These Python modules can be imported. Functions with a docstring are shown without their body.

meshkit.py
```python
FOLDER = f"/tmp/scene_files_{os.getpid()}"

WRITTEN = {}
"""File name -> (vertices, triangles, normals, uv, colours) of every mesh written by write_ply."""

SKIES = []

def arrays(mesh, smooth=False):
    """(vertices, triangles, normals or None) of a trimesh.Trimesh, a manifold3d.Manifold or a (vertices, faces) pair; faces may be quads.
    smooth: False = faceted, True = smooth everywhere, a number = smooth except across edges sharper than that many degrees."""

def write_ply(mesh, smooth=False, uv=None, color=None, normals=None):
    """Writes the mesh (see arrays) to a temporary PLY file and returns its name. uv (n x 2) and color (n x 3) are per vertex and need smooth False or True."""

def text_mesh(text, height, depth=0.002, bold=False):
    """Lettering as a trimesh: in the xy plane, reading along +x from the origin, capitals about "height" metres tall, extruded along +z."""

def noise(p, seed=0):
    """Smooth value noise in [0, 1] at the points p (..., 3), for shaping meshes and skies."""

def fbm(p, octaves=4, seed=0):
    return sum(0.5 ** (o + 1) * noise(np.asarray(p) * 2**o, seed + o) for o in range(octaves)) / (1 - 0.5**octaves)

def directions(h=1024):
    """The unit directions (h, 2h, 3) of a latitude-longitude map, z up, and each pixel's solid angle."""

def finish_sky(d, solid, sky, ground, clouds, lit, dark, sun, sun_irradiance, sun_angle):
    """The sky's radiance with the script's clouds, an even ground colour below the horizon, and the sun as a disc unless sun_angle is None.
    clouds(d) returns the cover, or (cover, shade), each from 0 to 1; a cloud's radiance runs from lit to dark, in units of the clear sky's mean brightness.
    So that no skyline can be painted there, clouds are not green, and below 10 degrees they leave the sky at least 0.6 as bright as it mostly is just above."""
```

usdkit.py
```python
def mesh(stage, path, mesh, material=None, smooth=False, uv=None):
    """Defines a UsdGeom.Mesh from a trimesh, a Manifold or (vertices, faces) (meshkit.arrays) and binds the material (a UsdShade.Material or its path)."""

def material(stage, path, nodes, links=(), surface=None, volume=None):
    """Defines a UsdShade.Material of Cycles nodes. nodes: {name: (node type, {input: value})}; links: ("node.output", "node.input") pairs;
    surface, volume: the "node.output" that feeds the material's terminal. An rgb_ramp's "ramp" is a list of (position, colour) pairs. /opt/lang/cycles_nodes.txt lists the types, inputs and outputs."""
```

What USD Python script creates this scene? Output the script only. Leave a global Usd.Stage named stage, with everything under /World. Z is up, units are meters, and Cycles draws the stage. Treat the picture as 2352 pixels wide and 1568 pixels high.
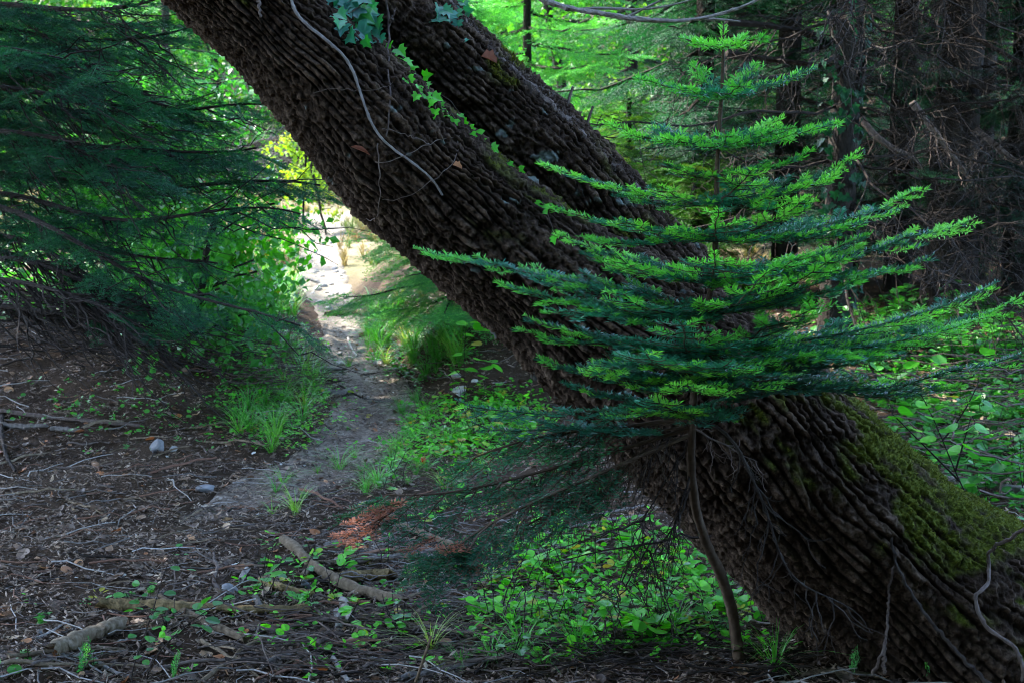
import math, numpy as np, trimesh, usdkit, meshkit
from scipy.spatial import cKDTree
from scipy.spatial.transform import Rotation
from scipy.interpolate import CubicSpline
from pxr import Usd, UsdGeom, UsdLux, UsdShade, Gf, Sdf, Vt

stage = Usd.Stage.CreateInMemory()
UsdGeom.SetStageUpAxis(stage, UsdGeom.Tokens.z)
UsdGeom.Xform.Define(stage, '/World')

# ------------------------------------------------------------------ camera, sky, sun, exposure
F, CU, CV, PITCH, CAMZ = 2985.0, 1176.0, 784.0, math.radians(6.76), 1.35     # F: focal length in pixels of a picture 2352 wide
cam = UsdGeom.Camera.Define(stage, '/World/camera')
cam.AddTranslateOp().Set((0, 0, CAMZ))
cam.AddRotateXYZOp().Set((90 - math.degrees(PITCH), 0, 0))
cam.CreateHorizontalApertureAttr(22.2)
cam.CreateVerticalApertureAttr(14.8)
cam.CreateFocalLengthAttr(22.2 * F / 2352)
cam.CreateFStopAttr(5.6)
cam.CreateFocusDistanceAttr(3.3)
cam.CreateExposureAttr(4.05)
SUN_AZ, SUN_EL = math.radians(-58), math.radians(46)
sky = UsdLux.DomeLight.Define(stage, '/World/sky')
sky_mat = usdkit.material(stage, '/World/Looks/sky', {
    's': ('sky_texture', {'sky_type': 'single_scattering', 'sun_disc': False, 'sun_elevation': SUN_EL, 'sun_rotation': SUN_AZ, 'altitude': 300.0, 'ozone_density': 2.0}),
    'b': ('background_shader', {'strength': 0.13})}, [('s.color', 'b.color')], surface='b.background')
UsdShade.MaterialBindingAPI.Apply(sky.GetPrim()).Bind(sky_mat)
sun = UsdLux.DistantLight.Define(stage, '/World/sun')
sun.CreateIntensityAttr(0.5); sun.CreateNormalizeAttr(True); sun.CreateAngleAttr(0.53); sun.CreateColorAttr((1.0, 0.95, 0.86))
sun.AddRotateXYZOp().Set((90 - math.degrees(SUN_EL), 0, 180 - math.degrees(SUN_AZ)))

# ------------------------------------------------------------------ helpers
RNG = np.random.default_rng
UP = np.array([0, 0, 1.0])
used = {}


def name_of(base, parent='/World'):
    key = parent + '/' + base
    n = used.get(key, 0)
    used[key] = n + 1
    return key if n == 0 else f'{key}_{n:03d}'


def data(prim, **kw):
    for k, v in kw.items():
        if v:
            prim.SetCustomDataByKey(k, v)


def place(prim, loc=(0, 0, 0), rot=(0, 0, 0), scale=(1, 1, 1)):
    x = UsdGeom.Xformable(prim)
    if not prim.HasAttribute('xformOp:translate'):
        x.AddTranslateOp(); x.AddRotateXYZOp(); x.AddScaleOp()
    prim.GetAttribute('xformOp:translate').Set(Gf.Vec3d(*map(float, loc)))
    prim.GetAttribute('xformOp:rotateXYZ').Set(Gf.Vec3f(*map(float, rot)))
    prim.GetAttribute('xformOp:scale').Set(Gf.Vec3f(*map(float, scale)))


def thing(base, label, cat, loc=(0, 0, 0), rot=(0, 0, 0), scale=(1, 1, 1), group=None, kind=None):
    p = UsdGeom.Xform.Define(stage, name_of(base)).GetPrim()
    place(p, loc, rot, scale)
    data(p, label=label, category=cat, group=group, kind=kind)
    return p


def dup(src, loc, rot=(0, 0, 0), scale=(1, 1, 1), label=None, group=None):
    path = str(src.GetPath())
    base = path.split('/')[-1]
    if base[-3:].isdigit():
        base = base[:-4]
    p = UsdGeom.Xform.Define(stage, name_of(base)).GetPrim()
    p.GetReferences().AddInternalReference(path)
    p.SetInstanceable(True)
    place(p, loc, rot, scale)
    data(p, label=label, group=group)
    return p


def obj(base, mesh, mat, parent='/World', smooth=False, prim=None, **kw):
    parent = str(parent.GetPath()) if hasattr(parent, 'GetPath') else parent
    m = usdkit.mesh(stage, name_of(base, parent), mesh, MAT[mat], smooth)
    for k, a in (prim or {}).items():
        UsdGeom.PrimvarsAPI(m).CreatePrimvar(k, Sdf.ValueTypeNames.FloatArray, 'vertex').Set(Vt.FloatArray.FromNumpy(np.asarray(a, np.float32)))
    data(m.GetPrim(), **kw)
    return m.GetPrim()


class MB:
    """Collects vertices and triangles into one mesh."""
    def __init__(s):
        s.v, s.f, s.n = [], [], 0

    def add(s, m):
        v, f = m
        if len(v) == 0:
            return
        s.v.append(np.asarray(v, float)); s.f.append(np.asarray(f, np.int64) + s.n); s.n += len(v)

    def get(s):
        return (np.vstack(s.v), np.vstack(s.f)) if s.v else (np.zeros((0, 3)), np.zeros((0, 3), int))


def nrm(a):
    a = np.asarray(a, float)
    return a / (np.linalg.norm(a, axis=-1, keepdims=True) + 1e-12)


def spline(pts, n):
    p = np.asarray(pts, float)
    t = np.concatenate([[0], np.cumsum(np.linalg.norm(np.diff(p[:, :3], axis=0), axis=1) + 1e-9)])
    return CubicSpline(t, p)(np.linspace(0, t[-1], n)) if len(p) > 2 else np.linspace(p[0], p[-1], n)


def tube(P, R, sides=6, rough=0.0, rng=None, caps=True):
    """A tapered round tube along P; rough: uneven radius."""
    P = np.asarray(P, float); n = len(P)
    R = np.broadcast_to(R, (n,)).astype(float)
    T = nrm(np.gradient(P, axis=0))
    a = nrm(np.cross(T[0], UP if abs(T[0, 2]) < .9 else [1.0, 0, 0]))
    A = np.zeros_like(P)
    for i in range(n):
        a = a - T[i] * (a @ T[i]); a /= np.linalg.norm(a) + 1e-12
        A[i] = a
    B = np.cross(T, A)
    ang = np.arange(sides) * 2 * np.pi / sides
    r = R[:, None] * (1 + (rough * rng.uniform(-1, 1, (n, sides)) if rough else 0))
    v = (P[:, None] + r[..., None] * (np.cos(ang)[None, :, None] * A[:, None] + np.sin(ang)[None, :, None] * B[:, None])).reshape(-1, 3)
    i, j = np.meshgrid(np.arange(n - 1), np.arange(sides), indexing='ij')
    q = np.stack([i * sides + j, i * sides + (j + 1) % sides, (i + 1) * sides + (j + 1) % sides, (i + 1) * sides + j], -1).reshape(-1, 4)
    f = np.vstack([q[:, [0, 1, 2]], q[:, [0, 2, 3]]])
    if caps:
        v = np.vstack([v, P[:1] - T[:1] * R[0] * .2, P[-1:] + T[-1:] * R[-1] * .3]); m = n * sides
        k = np.arange(sides)
        f = np.vstack([f, np.stack([np.full(sides, m), (k + 1) % sides, k], 1), np.stack([np.full(sides, m + 1), (n - 1) * sides + k, (n - 1) * sides + (k + 1) % sides], 1)])
    return v, f


def rough_stick(P, R, rng, n=60, sides=14, amp=1.0):
    """A weathered branch: grain, swellings, knots and splintered ends."""
    P = spline(P, n); R = np.interp(np.linspace(0, 1, n), np.linspace(0, 1, np.size(R)), np.atleast_1d(R)) if np.size(R) > 1 else np.full(n, float(R))
    v, f = tube(P, R, sides); m = n * sides; w = v[:m].reshape(n, sides, 3) - P[:, None]
    s = np.concatenate([[0], np.cumsum(np.linalg.norm(np.diff(P, axis=0), axis=1))]) / R.mean()
    th = np.arange(sides) / sides * 2 * np.pi; o = rng.uniform(0, 50)
    q = lambda a, b: np.stack([np.cos(th)[None] * a + 0 * s[:, None] + o, np.sin(th)[None] * a + 0 * s[:, None], s[:, None] * b + 0 * th[None]], -1)
    g = 1 + amp * (.55 * (meshkit.fbm(q(.7, .22), 2, 1) - .5) + .35 * (meshkit.noise(q(2.4, .12), 2) - .5) + .25 * (meshkit.noise(q(1.6, .9), 3) - .5))
    for _ in range(max(1, int(s[-1] / 16))):
        k, a = rng.uniform(0, s[-1]), rng.uniform(0, 6.28); g = g + amp * .5 * np.exp(-((s[:, None] - k) / .9) ** 2 - (1 - np.cos(th[None] - a)) * 3)
    v[:m] = (P[:, None] + w * g[..., None]).reshape(-1, 3)
    T = nrm(np.array([P[0] - P[2], P[-1] - P[-3]]))
    v[:sides] += T[0] * (R[0] * rng.uniform(-.6, 1.1, (sides, 1))); v[m - sides:m] += T[1] * (R[-1] * rng.uniform(-.6, 1.1, (sides, 1)))
    v[m] = P[0] - T[0] * R[0] * .5; v[m + 1] = P[-1] - T[1] * R[-1] * .5
    return v, f


def crooked(p0, p1, rng, sag=0.0, wob=0.04, n=9):
    p0, p1 = np.asarray(p0, float), np.asarray(p1, float)
    L = np.linalg.norm(p1 - p0); t = np.linspace(0, 1, n)[:, None]
    w = np.cumsum(rng.normal(0, 1, (n, 3)), 0); w -= w[0] + t * (w[-1] - w[0])
    return p0 + t * (p1 - p0) + w * wob * L / math.sqrt(n) - UP * sag * L * 4 * t * (1 - t)


def quats(Y, Z):
    """Orientations whose y axis is Y and whose z axis is as near Z as can be."""
    Y = nrm(Y); X = nrm(np.cross(Y, Z)); Z = np.cross(X, Y)
    q = Rotation.from_matrix(np.stack([X, Y, Z], -1)).as_quat()
    return q[:, [3, 0, 1, 2]]


def scatter(base, parent, protos, pos, Y, Z, scale, idx, **kw):
    """A PointInstancer: one part or one mass. protos: lists of (name, mesh, material)."""
    parent = str(parent.GetPath()) if hasattr(parent, 'GetPath') else parent
    path = name_of(base, parent)
    pi = UsdGeom.PointInstancer.Define(stage, path)
    targets = []
    for k, pr in enumerate(protos):
        px = f'{path}/sprig_{k:03d}'
        UsdGeom.Xform.Define(stage, px)
        for nm, mesh, mat in pr:
            usdkit.mesh(stage, f'{px}/{nm}', mesh, MAT[mat], False)
        targets.append(px)
    pi.CreatePrototypesRel().SetTargets(targets)
    n = len(pos); s = np.asarray(scale, float)
    s = np.repeat(s[:, None], 3, 1) if s.ndim == 1 else s
    pi.CreateProtoIndicesAttr(Vt.IntArray.FromNumpy(np.asarray(idx, np.int32)))
    pi.CreatePositionsAttr(Vt.Vec3fArray.FromNumpy(np.asarray(pos, np.float32)))
    q = quats(np.asarray(Y, float), np.asarray(Z, float))
    pi.CreateOrientationsAttr(Vt.QuathArray([Gf.Quath(*map(float, a)) for a in q]))
    pi.CreateScalesAttr(Vt.Vec3fArray.FromNumpy(s.astype(np.float32)))
    data(pi.GetPrim(), kind='stuff', **kw)
    return pi.GetPrim()


# picture point (2352 x 1568) and depth -> place in the scene
FWD = np.array([0, math.cos(PITCH), -math.sin(PITCH)]); CUP = np.array([0, math.sin(PITCH), math.cos(PITCH)]); EYE = np.array([0, 0, CAMZ])


def pix(u, v, d):
    return EYE + d * (FWD + np.array([1.0, 0, 0]) * (u - CU) / F + CUP * (CV - v) / F)


def topix(p):
    q = np.asarray(p, float) - EYE
    d = q @ FWD
    return CU + F * q[..., 0] / d, CV - F * (q @ CUP) / d, d


# ------------------------------------------------------------------ terrain
def sst(a, b, x):
    t = np.clip((x - a) / (b - a), 0, 1)
    return t * t * (3 - 2 * t)


def h_base(x, y):
    r = 0.0715 * np.where(y < 21, np.log1p(np.exp((np.minimum(y, 21) - 4.5) * 1.2)) / 1.2, 16.5)
    r = r - 0.03 * np.clip(y - 21, 0, 9) + 0.30 * np.clip(y - 30, 0, 60)
    return r + 0.05 * np.clip(x - 1.2, 0, 10) + 0.16 * np.clip(x - 11, 0, 40) + 0.16 * np.clip(-x - 11, 0, 40)


def ground_at(u, v, fn):
    t = np.concatenate([np.linspace(2.5, 14, 420), np.linspace(14.1, 60, 260)])
    p = EYE + t[:, None] * (FWD + np.array([1.0, 0, 0]) * (u - CU) / F + CUP * (CV - v) / F)
    d = p[:, 2] - fn(p[:, 0], p[:, 1])
    k = np.argmax(d < 0) if (d < 0).any() else len(t) - 1
    if k == 0:
        return p[0]
    a = d[k - 1] / (d[k - 1] - d[k] + 1e-12)
    return p[k - 1] + a * (p[k] - p[k - 1])


PATH_PX = [(420, 1200, 14), (520, 1160, 85), (620, 1118, 122), (720, 1075, 130), (815, 1000, 118), (862, 930, 108), (862, 885, 100), (840, 850, 86), (812, 800, 72), (795, 760, 60), (786, 725, 56), (768, 690, 58), (752, 655, 60), (742, 620, 60), (735, 585, 55), (735, 550, 58), (742, 515, 62), (752, 485, 66)]
_pp = np.array([np.r_[ground_at(u, v, h_base), 0] for u, v, w in PATH_PX])
_pp[:, 3] = [w * (p @ np.r_[FWD, 0] if False else (p[:3] - EYE) @ FWD) / F for (u, v, w), p in zip(PATH_PX, _pp)]
PATH = spline(_pp[:, [0, 1, 3]], 500)           # x, y, half width
_ptree = cKDTree(PATH[:, :2])


def path_mask(x, y):
    shp = np.shape(x)
    d, i = _ptree.query(np.stack([np.ravel(x), np.ravel(y)], 1))
    w = PATH[i, 2]
    side = np.ravel(x) - PATH[i, 0]
    return (d / w).reshape(shp), d.reshape(shp), side.reshape(shp)


def h_soft(x, y):
    x, y = np.asarray(x, float), np.asarray(y, float)
    rel, d, side = path_mask(x, y)
    z = h_base(x, y)
    right = sst(6.6, 7.6, y) * (1 - sst(11, 13, y))
    left = sst(5.6, 7.5, y) * (1 - sst(11.5, 14, y))
    z = z + np.where(side > 0, 0.26 * sst(1.0, 1.0 + .45 / .35, rel) * right * (1 - .6 * sst(.8, 2.5, d)), 0.36 * sst(1.1, 4.4, rel) * left)
    z = z - 0.05 * np.exp(-(rel / .9) ** 2) * sst(4.5, 6.5, y)
    p = np.stack([x, y, np.zeros_like(x)], -1)
    return z + .10 * (meshkit.noise(p * .7, 3) - .5) * sst(0.8, 3, rel + .5) + 0.03 * (meshkit.noise(p * 3.1, 4) - .5)


def h_at(x, y):
    x, y = np.asarray(x, float), np.asarray(y, float)
    p = np.stack([x, y, np.zeros_like(x)], -1)
    rel, _, _ = path_mask(x, y)
    k = 0.35 + .65 * sst(.6, 1.3, rel)
    return h_soft(x, y) + k * (0.020 * (meshkit.fbm(p * 9, 3, 5) - .5) + .022 * (meshkit.fbm(p * 28, 2, 9) - .5))


def gnd(u, v, lift=0.0):
    p = ground_at(u, v, h_soft)
    p[2] = float(h_at(p[0], p[1])) + lift
    return p


# ------------------------------------------------------------------ materials
MAT = {}


def mat(name, nodes, links, surface):
    MAT[name] = usdkit.material(stage, '/World/Looks/' + name, nodes, links, surface=surface)


def rand_nodes(stops):
    """Colour from a ramp that varies from piece to piece and from copy to copy."""
    return ({'g': ('geometry', {}), 'oi': ('object_info', {}), 'ad': ('math', {'math_type': 'add'}), 'fr': ('math', {'math_type': 'fraction'}), 'ra': ('rgb_ramp', {'ramp': stops})},
            [('g.random_per_island', 'ad.value1'), ('oi.random', 'ad.value2'), ('ad.value', 'fr.value1'), ('fr.value', 'ra.fac')])


def leaf_mat(name, stops, trans, k=.35, rough=.4, spec=.5):
    n, l = rand_nodes(stops)
    n |= {'p': ('principled_bsdf', {'roughness': rough, 'specular_ior_level': spec}), 't': ('translucent_bsdf', {}), 'tm': ('mix_color', {'blend_type': 'multiply', 'fac': 1.0, 'b': trans}), 'm': ('mix_closure', {'fac': k})}
    l += [('ra.color', 'p.base_color'), ('ra.color', 'tm.a'), ('tm.result', 't.color'), ('p.BSDF', 'm.closure1'), ('t.BSDF', 'm.closure2')]
    mat(name, n, l, 'm.closure')


def wood_mat(name, stops, scale=(60, 60, 12), bump=.4, rough=.8, dist=.004):
    mat(name, {'tc': ('texture_coordinate', {}), 'mp': ('mapping', {'scale': scale}), 'no': ('noise_texture', {'scale': 1.0, 'detail': 5.0, 'roughness': .65}), 'oi': ('object_info', {}),
               'ad': ('math', {'math_type': 'multiply_add', 'value2': .3}), 'ra': ('rgb_ramp', {'ramp': stops}), 'bu': ('bump', {'strength': bump, 'distance': dist}), 'p': ('principled_bsdf', {'roughness': rough, 'specular_ior_level': .1})},
        [('tc.object', 'mp.vector'), ('mp.vector', 'no.vector'), ('oi.random', 'ad.value1'), ('no.fac', 'ad.value3'), ('ad.value', 'ra.fac'), ('ra.color', 'p.base_color'), ('no.fac', 'bu.height'), ('bu.normal', 'p.normal')], 'p.BSDF')


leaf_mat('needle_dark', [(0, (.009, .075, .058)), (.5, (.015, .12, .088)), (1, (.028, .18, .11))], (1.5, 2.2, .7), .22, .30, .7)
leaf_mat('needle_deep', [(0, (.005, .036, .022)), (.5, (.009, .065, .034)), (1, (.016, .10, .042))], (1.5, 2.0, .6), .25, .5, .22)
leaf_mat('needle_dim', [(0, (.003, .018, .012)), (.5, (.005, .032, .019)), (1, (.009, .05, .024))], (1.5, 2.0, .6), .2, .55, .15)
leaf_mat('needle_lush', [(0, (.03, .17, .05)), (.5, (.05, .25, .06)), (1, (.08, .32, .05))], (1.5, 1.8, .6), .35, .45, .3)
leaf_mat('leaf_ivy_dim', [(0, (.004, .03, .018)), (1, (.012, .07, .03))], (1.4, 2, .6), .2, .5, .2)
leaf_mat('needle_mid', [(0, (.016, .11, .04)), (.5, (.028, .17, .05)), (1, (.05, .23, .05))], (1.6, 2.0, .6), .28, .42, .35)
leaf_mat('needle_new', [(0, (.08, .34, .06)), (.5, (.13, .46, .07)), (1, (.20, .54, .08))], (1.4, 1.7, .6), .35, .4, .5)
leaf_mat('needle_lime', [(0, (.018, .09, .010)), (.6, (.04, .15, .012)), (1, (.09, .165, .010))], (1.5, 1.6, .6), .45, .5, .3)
leaf_mat('needle_rust', [(0, (.14, .045, .022)), (1, (.27, .10, .055))], (1.2, 1, .8), .25, .6, .3)
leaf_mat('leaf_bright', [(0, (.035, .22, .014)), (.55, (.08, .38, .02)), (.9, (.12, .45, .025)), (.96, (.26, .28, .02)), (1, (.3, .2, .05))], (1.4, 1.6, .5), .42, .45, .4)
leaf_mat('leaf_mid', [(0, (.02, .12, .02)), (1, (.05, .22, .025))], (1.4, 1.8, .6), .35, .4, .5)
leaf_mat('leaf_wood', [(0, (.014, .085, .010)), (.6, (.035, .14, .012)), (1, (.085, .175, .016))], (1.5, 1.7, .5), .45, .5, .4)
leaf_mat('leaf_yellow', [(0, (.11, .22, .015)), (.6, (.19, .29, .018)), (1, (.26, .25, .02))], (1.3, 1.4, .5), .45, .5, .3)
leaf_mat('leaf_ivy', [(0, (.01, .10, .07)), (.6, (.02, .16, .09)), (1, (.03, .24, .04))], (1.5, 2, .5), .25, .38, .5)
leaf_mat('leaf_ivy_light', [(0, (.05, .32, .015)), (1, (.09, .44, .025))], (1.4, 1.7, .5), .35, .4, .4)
leaf_mat('grass', [(0, (.03, .17, .02)), (.6, (.06, .26, .025)), (.9, (.12, .30, .03)), (1, (.3, .27, .10))], (1.4, 1.6, .6), .35, .4, .5)
leaf_mat('grass_dry', [(0, (.12, .086, .04)), (.5, (.18, .14, .065)), (.7, (.11, .14, .035)), (1, (.06, .12, .025))], (1.2, 1.2, .8), .35, .6, .3)
leaf_mat('dead_leaf', [(0, (.06, .04, .03)), (.3, (.11, .074, .052)), (.55, (.18, .13, .10)), (.75, (.24, .165, .11)), (.88, (.30, .12, .045)), (1, (.44, .34, .22))], (1.1, .9, .7), .2, .5, .3)
leaf_mat('dead_leaf_orange', [(0, (.36, .11, .03)), (.5, (.42, .20, .09)), (1, (.46, .30, .18))], (1.2, .9, .6), .25, .5, .4)
leaf_mat('pale_bit', [(0, (.5, .46, .42)), (1, (.66, .64, .58))], (1, 1, 1), .1, .5, .4)
leaf_mat('chip', [(0, (.027, .015, .009)), (.35, (.062, .037, .022)), (.65, (.115, .072, .045)), (.85, (.19, .128, .085)), (.96, (.30, .215, .15)), (1, (.46, .36, .27))], (1, 1, 1), .05, .5, .3)
wood_mat('twig', [(.2, (.03, .021, .017)), (.6, (.08, .058, .048)), (.9, (.15, .118, .10))])
wood_mat('twig_grey', [(.2, (.055, .046, .04)), (.6, (.13, .112, .10)), (.9, (.23, .205, .185))])
wood_mat('twig_dark', [(.2, (.007, .005, .004)), (.6, (.018, .0135, .011)), (.9, (.042, .032, .026))])
wood_mat('twig_red', [(.2, (.10, .045, .03)), (.8, (.2, .11, .075))])
wood_mat('fir_bark', [(.2, (.022, .014, .009)), (.6, (.055, .036, .022)), (.9, (.095, .068, .046))], (30, 30, 30))
wood_mat('log', [(.2, (.04, .028, .018)), (.5, (.11, .078, .05)), (.75, (.18, .135, .09)), (.95, (.27, .215, .16))], (70, 70, 25), .8, .85, .006)
wood_mat('log_rotten', [(.2, (.035, .028, .014)), (.5, (.12, .085, .04)), (.75, (.24, .165, .08)), (.95, (.32, .25, .14))], (50, 50, 30), 1.0, .9, .01)
wood_mat('wood_pale', [(.2, (.13, .11, .095)), (.6, (.27, .24, .215)), (.9, (.42, .39, .36))], (120, 120, 20), .5, .8, .003)
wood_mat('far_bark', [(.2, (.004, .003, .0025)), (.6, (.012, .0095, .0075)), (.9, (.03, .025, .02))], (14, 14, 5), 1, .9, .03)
wood_mat('stone', [(.2, (.07, .07, .072)), (.6, (.15, .15, .155)), (.9, (.24, .24, .24))], (18, 18, 18), .5, .8, .01)
wood_mat('stone_pale', [(.2, (.2, .185, .165)), (.6, (.32, .3, .275)), (.9, (.44, .42, .39))], (18, 18, 18), .4, .8, .01)
wood_mat('moss', [(.15, (.05, .055, .008)), (.5, (.10, .115, .012)), (.95, (.18, .185, .022))], (50, 50, 50), .3, .95)
mat('berry', {'p': ('principled_bsdf', {'base_color': (.55, .015, .012), 'roughness': .3})}, [], 'p.BSDF')

# soil: dark humus that turns to pale dry earth in the clearing
mat('soil', {'g': ('geometry', {}), 'n1': ('noise_texture', {'scale': 2.2, 'detail': 6.0, 'roughness': .6}), 'n2': ('noise_texture', {'scale': 70.0, 'detail': 5.0, 'roughness': .7}), 'n3': ('noise_texture', {'scale': .9, 'detail': 4.0}),
             'r1': ('rgb_ramp', {'ramp': [(.3, (.024, .013, .007)), (.5, (.052, .031, .017)), (.72, (.095, .061, .036))]}), 'mu': ('mix_color', {'blend_type': 'mix', 'fac': .5}),
             'r2': ('rgb_ramp', {'ramp': [(.25, (.015, .009, .006)), (.55, (.046, .030, .020)), (.8, (.115, .082, .058))]}), 'at': ('attribute', {'attribute': 'dry'}), 'r3': ('rgb_ramp', {'ramp': [(.3, (.09, .095, .035)), (.6, (.17, .14, .085))]}),
             'mx': ('mix_color', {}), 'bu': ('bump', {'strength': .9, 'distance': .012}), 'p': ('principled_bsdf', {'roughness': .9, 'specular_ior_level': .08})},
    [('g.position', 'n1.vector'), ('g.position', 'n2.vector'), ('g.position', 'n3.vector'), ('n1.fac', 'r1.fac'), ('n2.fac', 'r2.fac'), ('r1.color', 'mu.a'), ('r2.color', 'mu.b'), ('n3.fac', 'r3.fac'), ('at.fac', 'mx.fac'), ('mu.result', 'mx.a'), ('r3.color', 'mx.b'),
     ('mx.result', 'p.base_color'), ('n2.fac', 'bu.height'), ('bu.normal', 'p.normal')], 'p.BSDF')
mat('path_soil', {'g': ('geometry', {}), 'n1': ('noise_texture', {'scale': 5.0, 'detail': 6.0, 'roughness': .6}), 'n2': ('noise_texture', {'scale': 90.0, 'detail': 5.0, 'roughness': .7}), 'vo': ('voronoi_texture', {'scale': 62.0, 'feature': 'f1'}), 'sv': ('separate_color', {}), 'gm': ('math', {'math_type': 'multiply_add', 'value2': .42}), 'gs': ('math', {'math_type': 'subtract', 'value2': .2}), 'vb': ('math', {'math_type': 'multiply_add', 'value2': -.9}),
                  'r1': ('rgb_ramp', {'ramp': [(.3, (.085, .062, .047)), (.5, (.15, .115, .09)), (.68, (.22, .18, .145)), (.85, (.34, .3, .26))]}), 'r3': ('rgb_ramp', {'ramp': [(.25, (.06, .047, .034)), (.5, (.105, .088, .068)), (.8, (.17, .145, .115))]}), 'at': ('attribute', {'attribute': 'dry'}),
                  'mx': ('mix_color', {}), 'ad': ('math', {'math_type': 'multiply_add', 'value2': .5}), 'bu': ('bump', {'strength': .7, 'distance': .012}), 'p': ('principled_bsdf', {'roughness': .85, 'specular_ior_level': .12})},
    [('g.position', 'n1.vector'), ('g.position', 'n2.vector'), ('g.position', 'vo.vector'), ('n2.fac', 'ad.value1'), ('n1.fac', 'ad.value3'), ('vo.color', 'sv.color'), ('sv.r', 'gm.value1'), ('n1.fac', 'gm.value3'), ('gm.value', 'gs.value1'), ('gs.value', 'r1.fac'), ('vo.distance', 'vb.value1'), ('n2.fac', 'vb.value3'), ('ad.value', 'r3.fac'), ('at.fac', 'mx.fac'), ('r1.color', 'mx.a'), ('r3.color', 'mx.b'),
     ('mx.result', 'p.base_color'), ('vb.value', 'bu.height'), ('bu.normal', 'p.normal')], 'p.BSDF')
# bark of the leaning tree: plates, the cork in the furrows, moss and lichen (each where the mesh says it grows)
mat('bark', {'tc': ('texture_coordinate', {}), 'n1': ('noise_texture', {'scale': 90.0, 'detail': 6.0, 'roughness': .7}), 'n2': ('noise_texture', {'scale': 9.0, 'detail': 4.0}), 'n3': ('noise_texture', {'scale': 260.0, 'detail': 3.0}), 'ap': ('attribute', {'attribute': 'plate'}), 'am': ('attribute', {'attribute': 'moss'}), 'al': ('attribute', {'attribute': 'lichen'}),
             'ad': ('math', {'math_type': 'multiply_add', 'value2': .8}), 'mu': ('math', {'math_type': 'multiply', 'value2': .55}), 'ra': ('rgb_ramp', {'ramp': [(.25, (.004, .003, .002)), (.5, (.010, .006, .0035)), (.75, (.031, .019, .012)), (.95, (.085, .056, .037)), (1, (.11, .074, .05))]}),
             'rm': ('rgb_ramp', {'ramp': [(.25, (.012, .015, .003)), (.5, (.06, .075, .008)), (.8, (.18, .20, .022))]}), 'mx': ('mix_color', {}), 'ml': ('mix_color', {'b': (.15, .18, .16)}), 'bu': ('bump', {'strength': 1.0, 'distance': .008}), 'p': ('principled_bsdf', {'roughness': .85, 'specular_ior_level': .06})},
    [('tc.object', 'n1.vector'), ('tc.object', 'n2.vector'), ('tc.object', 'n3.vector'), ('n1.fac', 'ad.value1'), ('ap.fac', 'mu.value1'), ('mu.value', 'ad.value3'), ('ad.value', 'ra.fac'), ('n1.fac', 'rm.fac'), ('am.fac', 'mx.fac'), ('ra.color', 'mx.a'), ('rm.color', 'mx.b'),
     ('al.fac', 'ml.fac'), ('mx.result', 'ml.a'), ('ml.result', 'p.base_color'), ('n1.fac', 'bu.height'), ('bu.normal', 'p.normal')], 'p.BSDF')

# ------------------------------------------------------------------ ground and path
def axis(parts):
    return np.unique(np.concatenate([np.arange(*p) for p in parts]).round(4))


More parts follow.
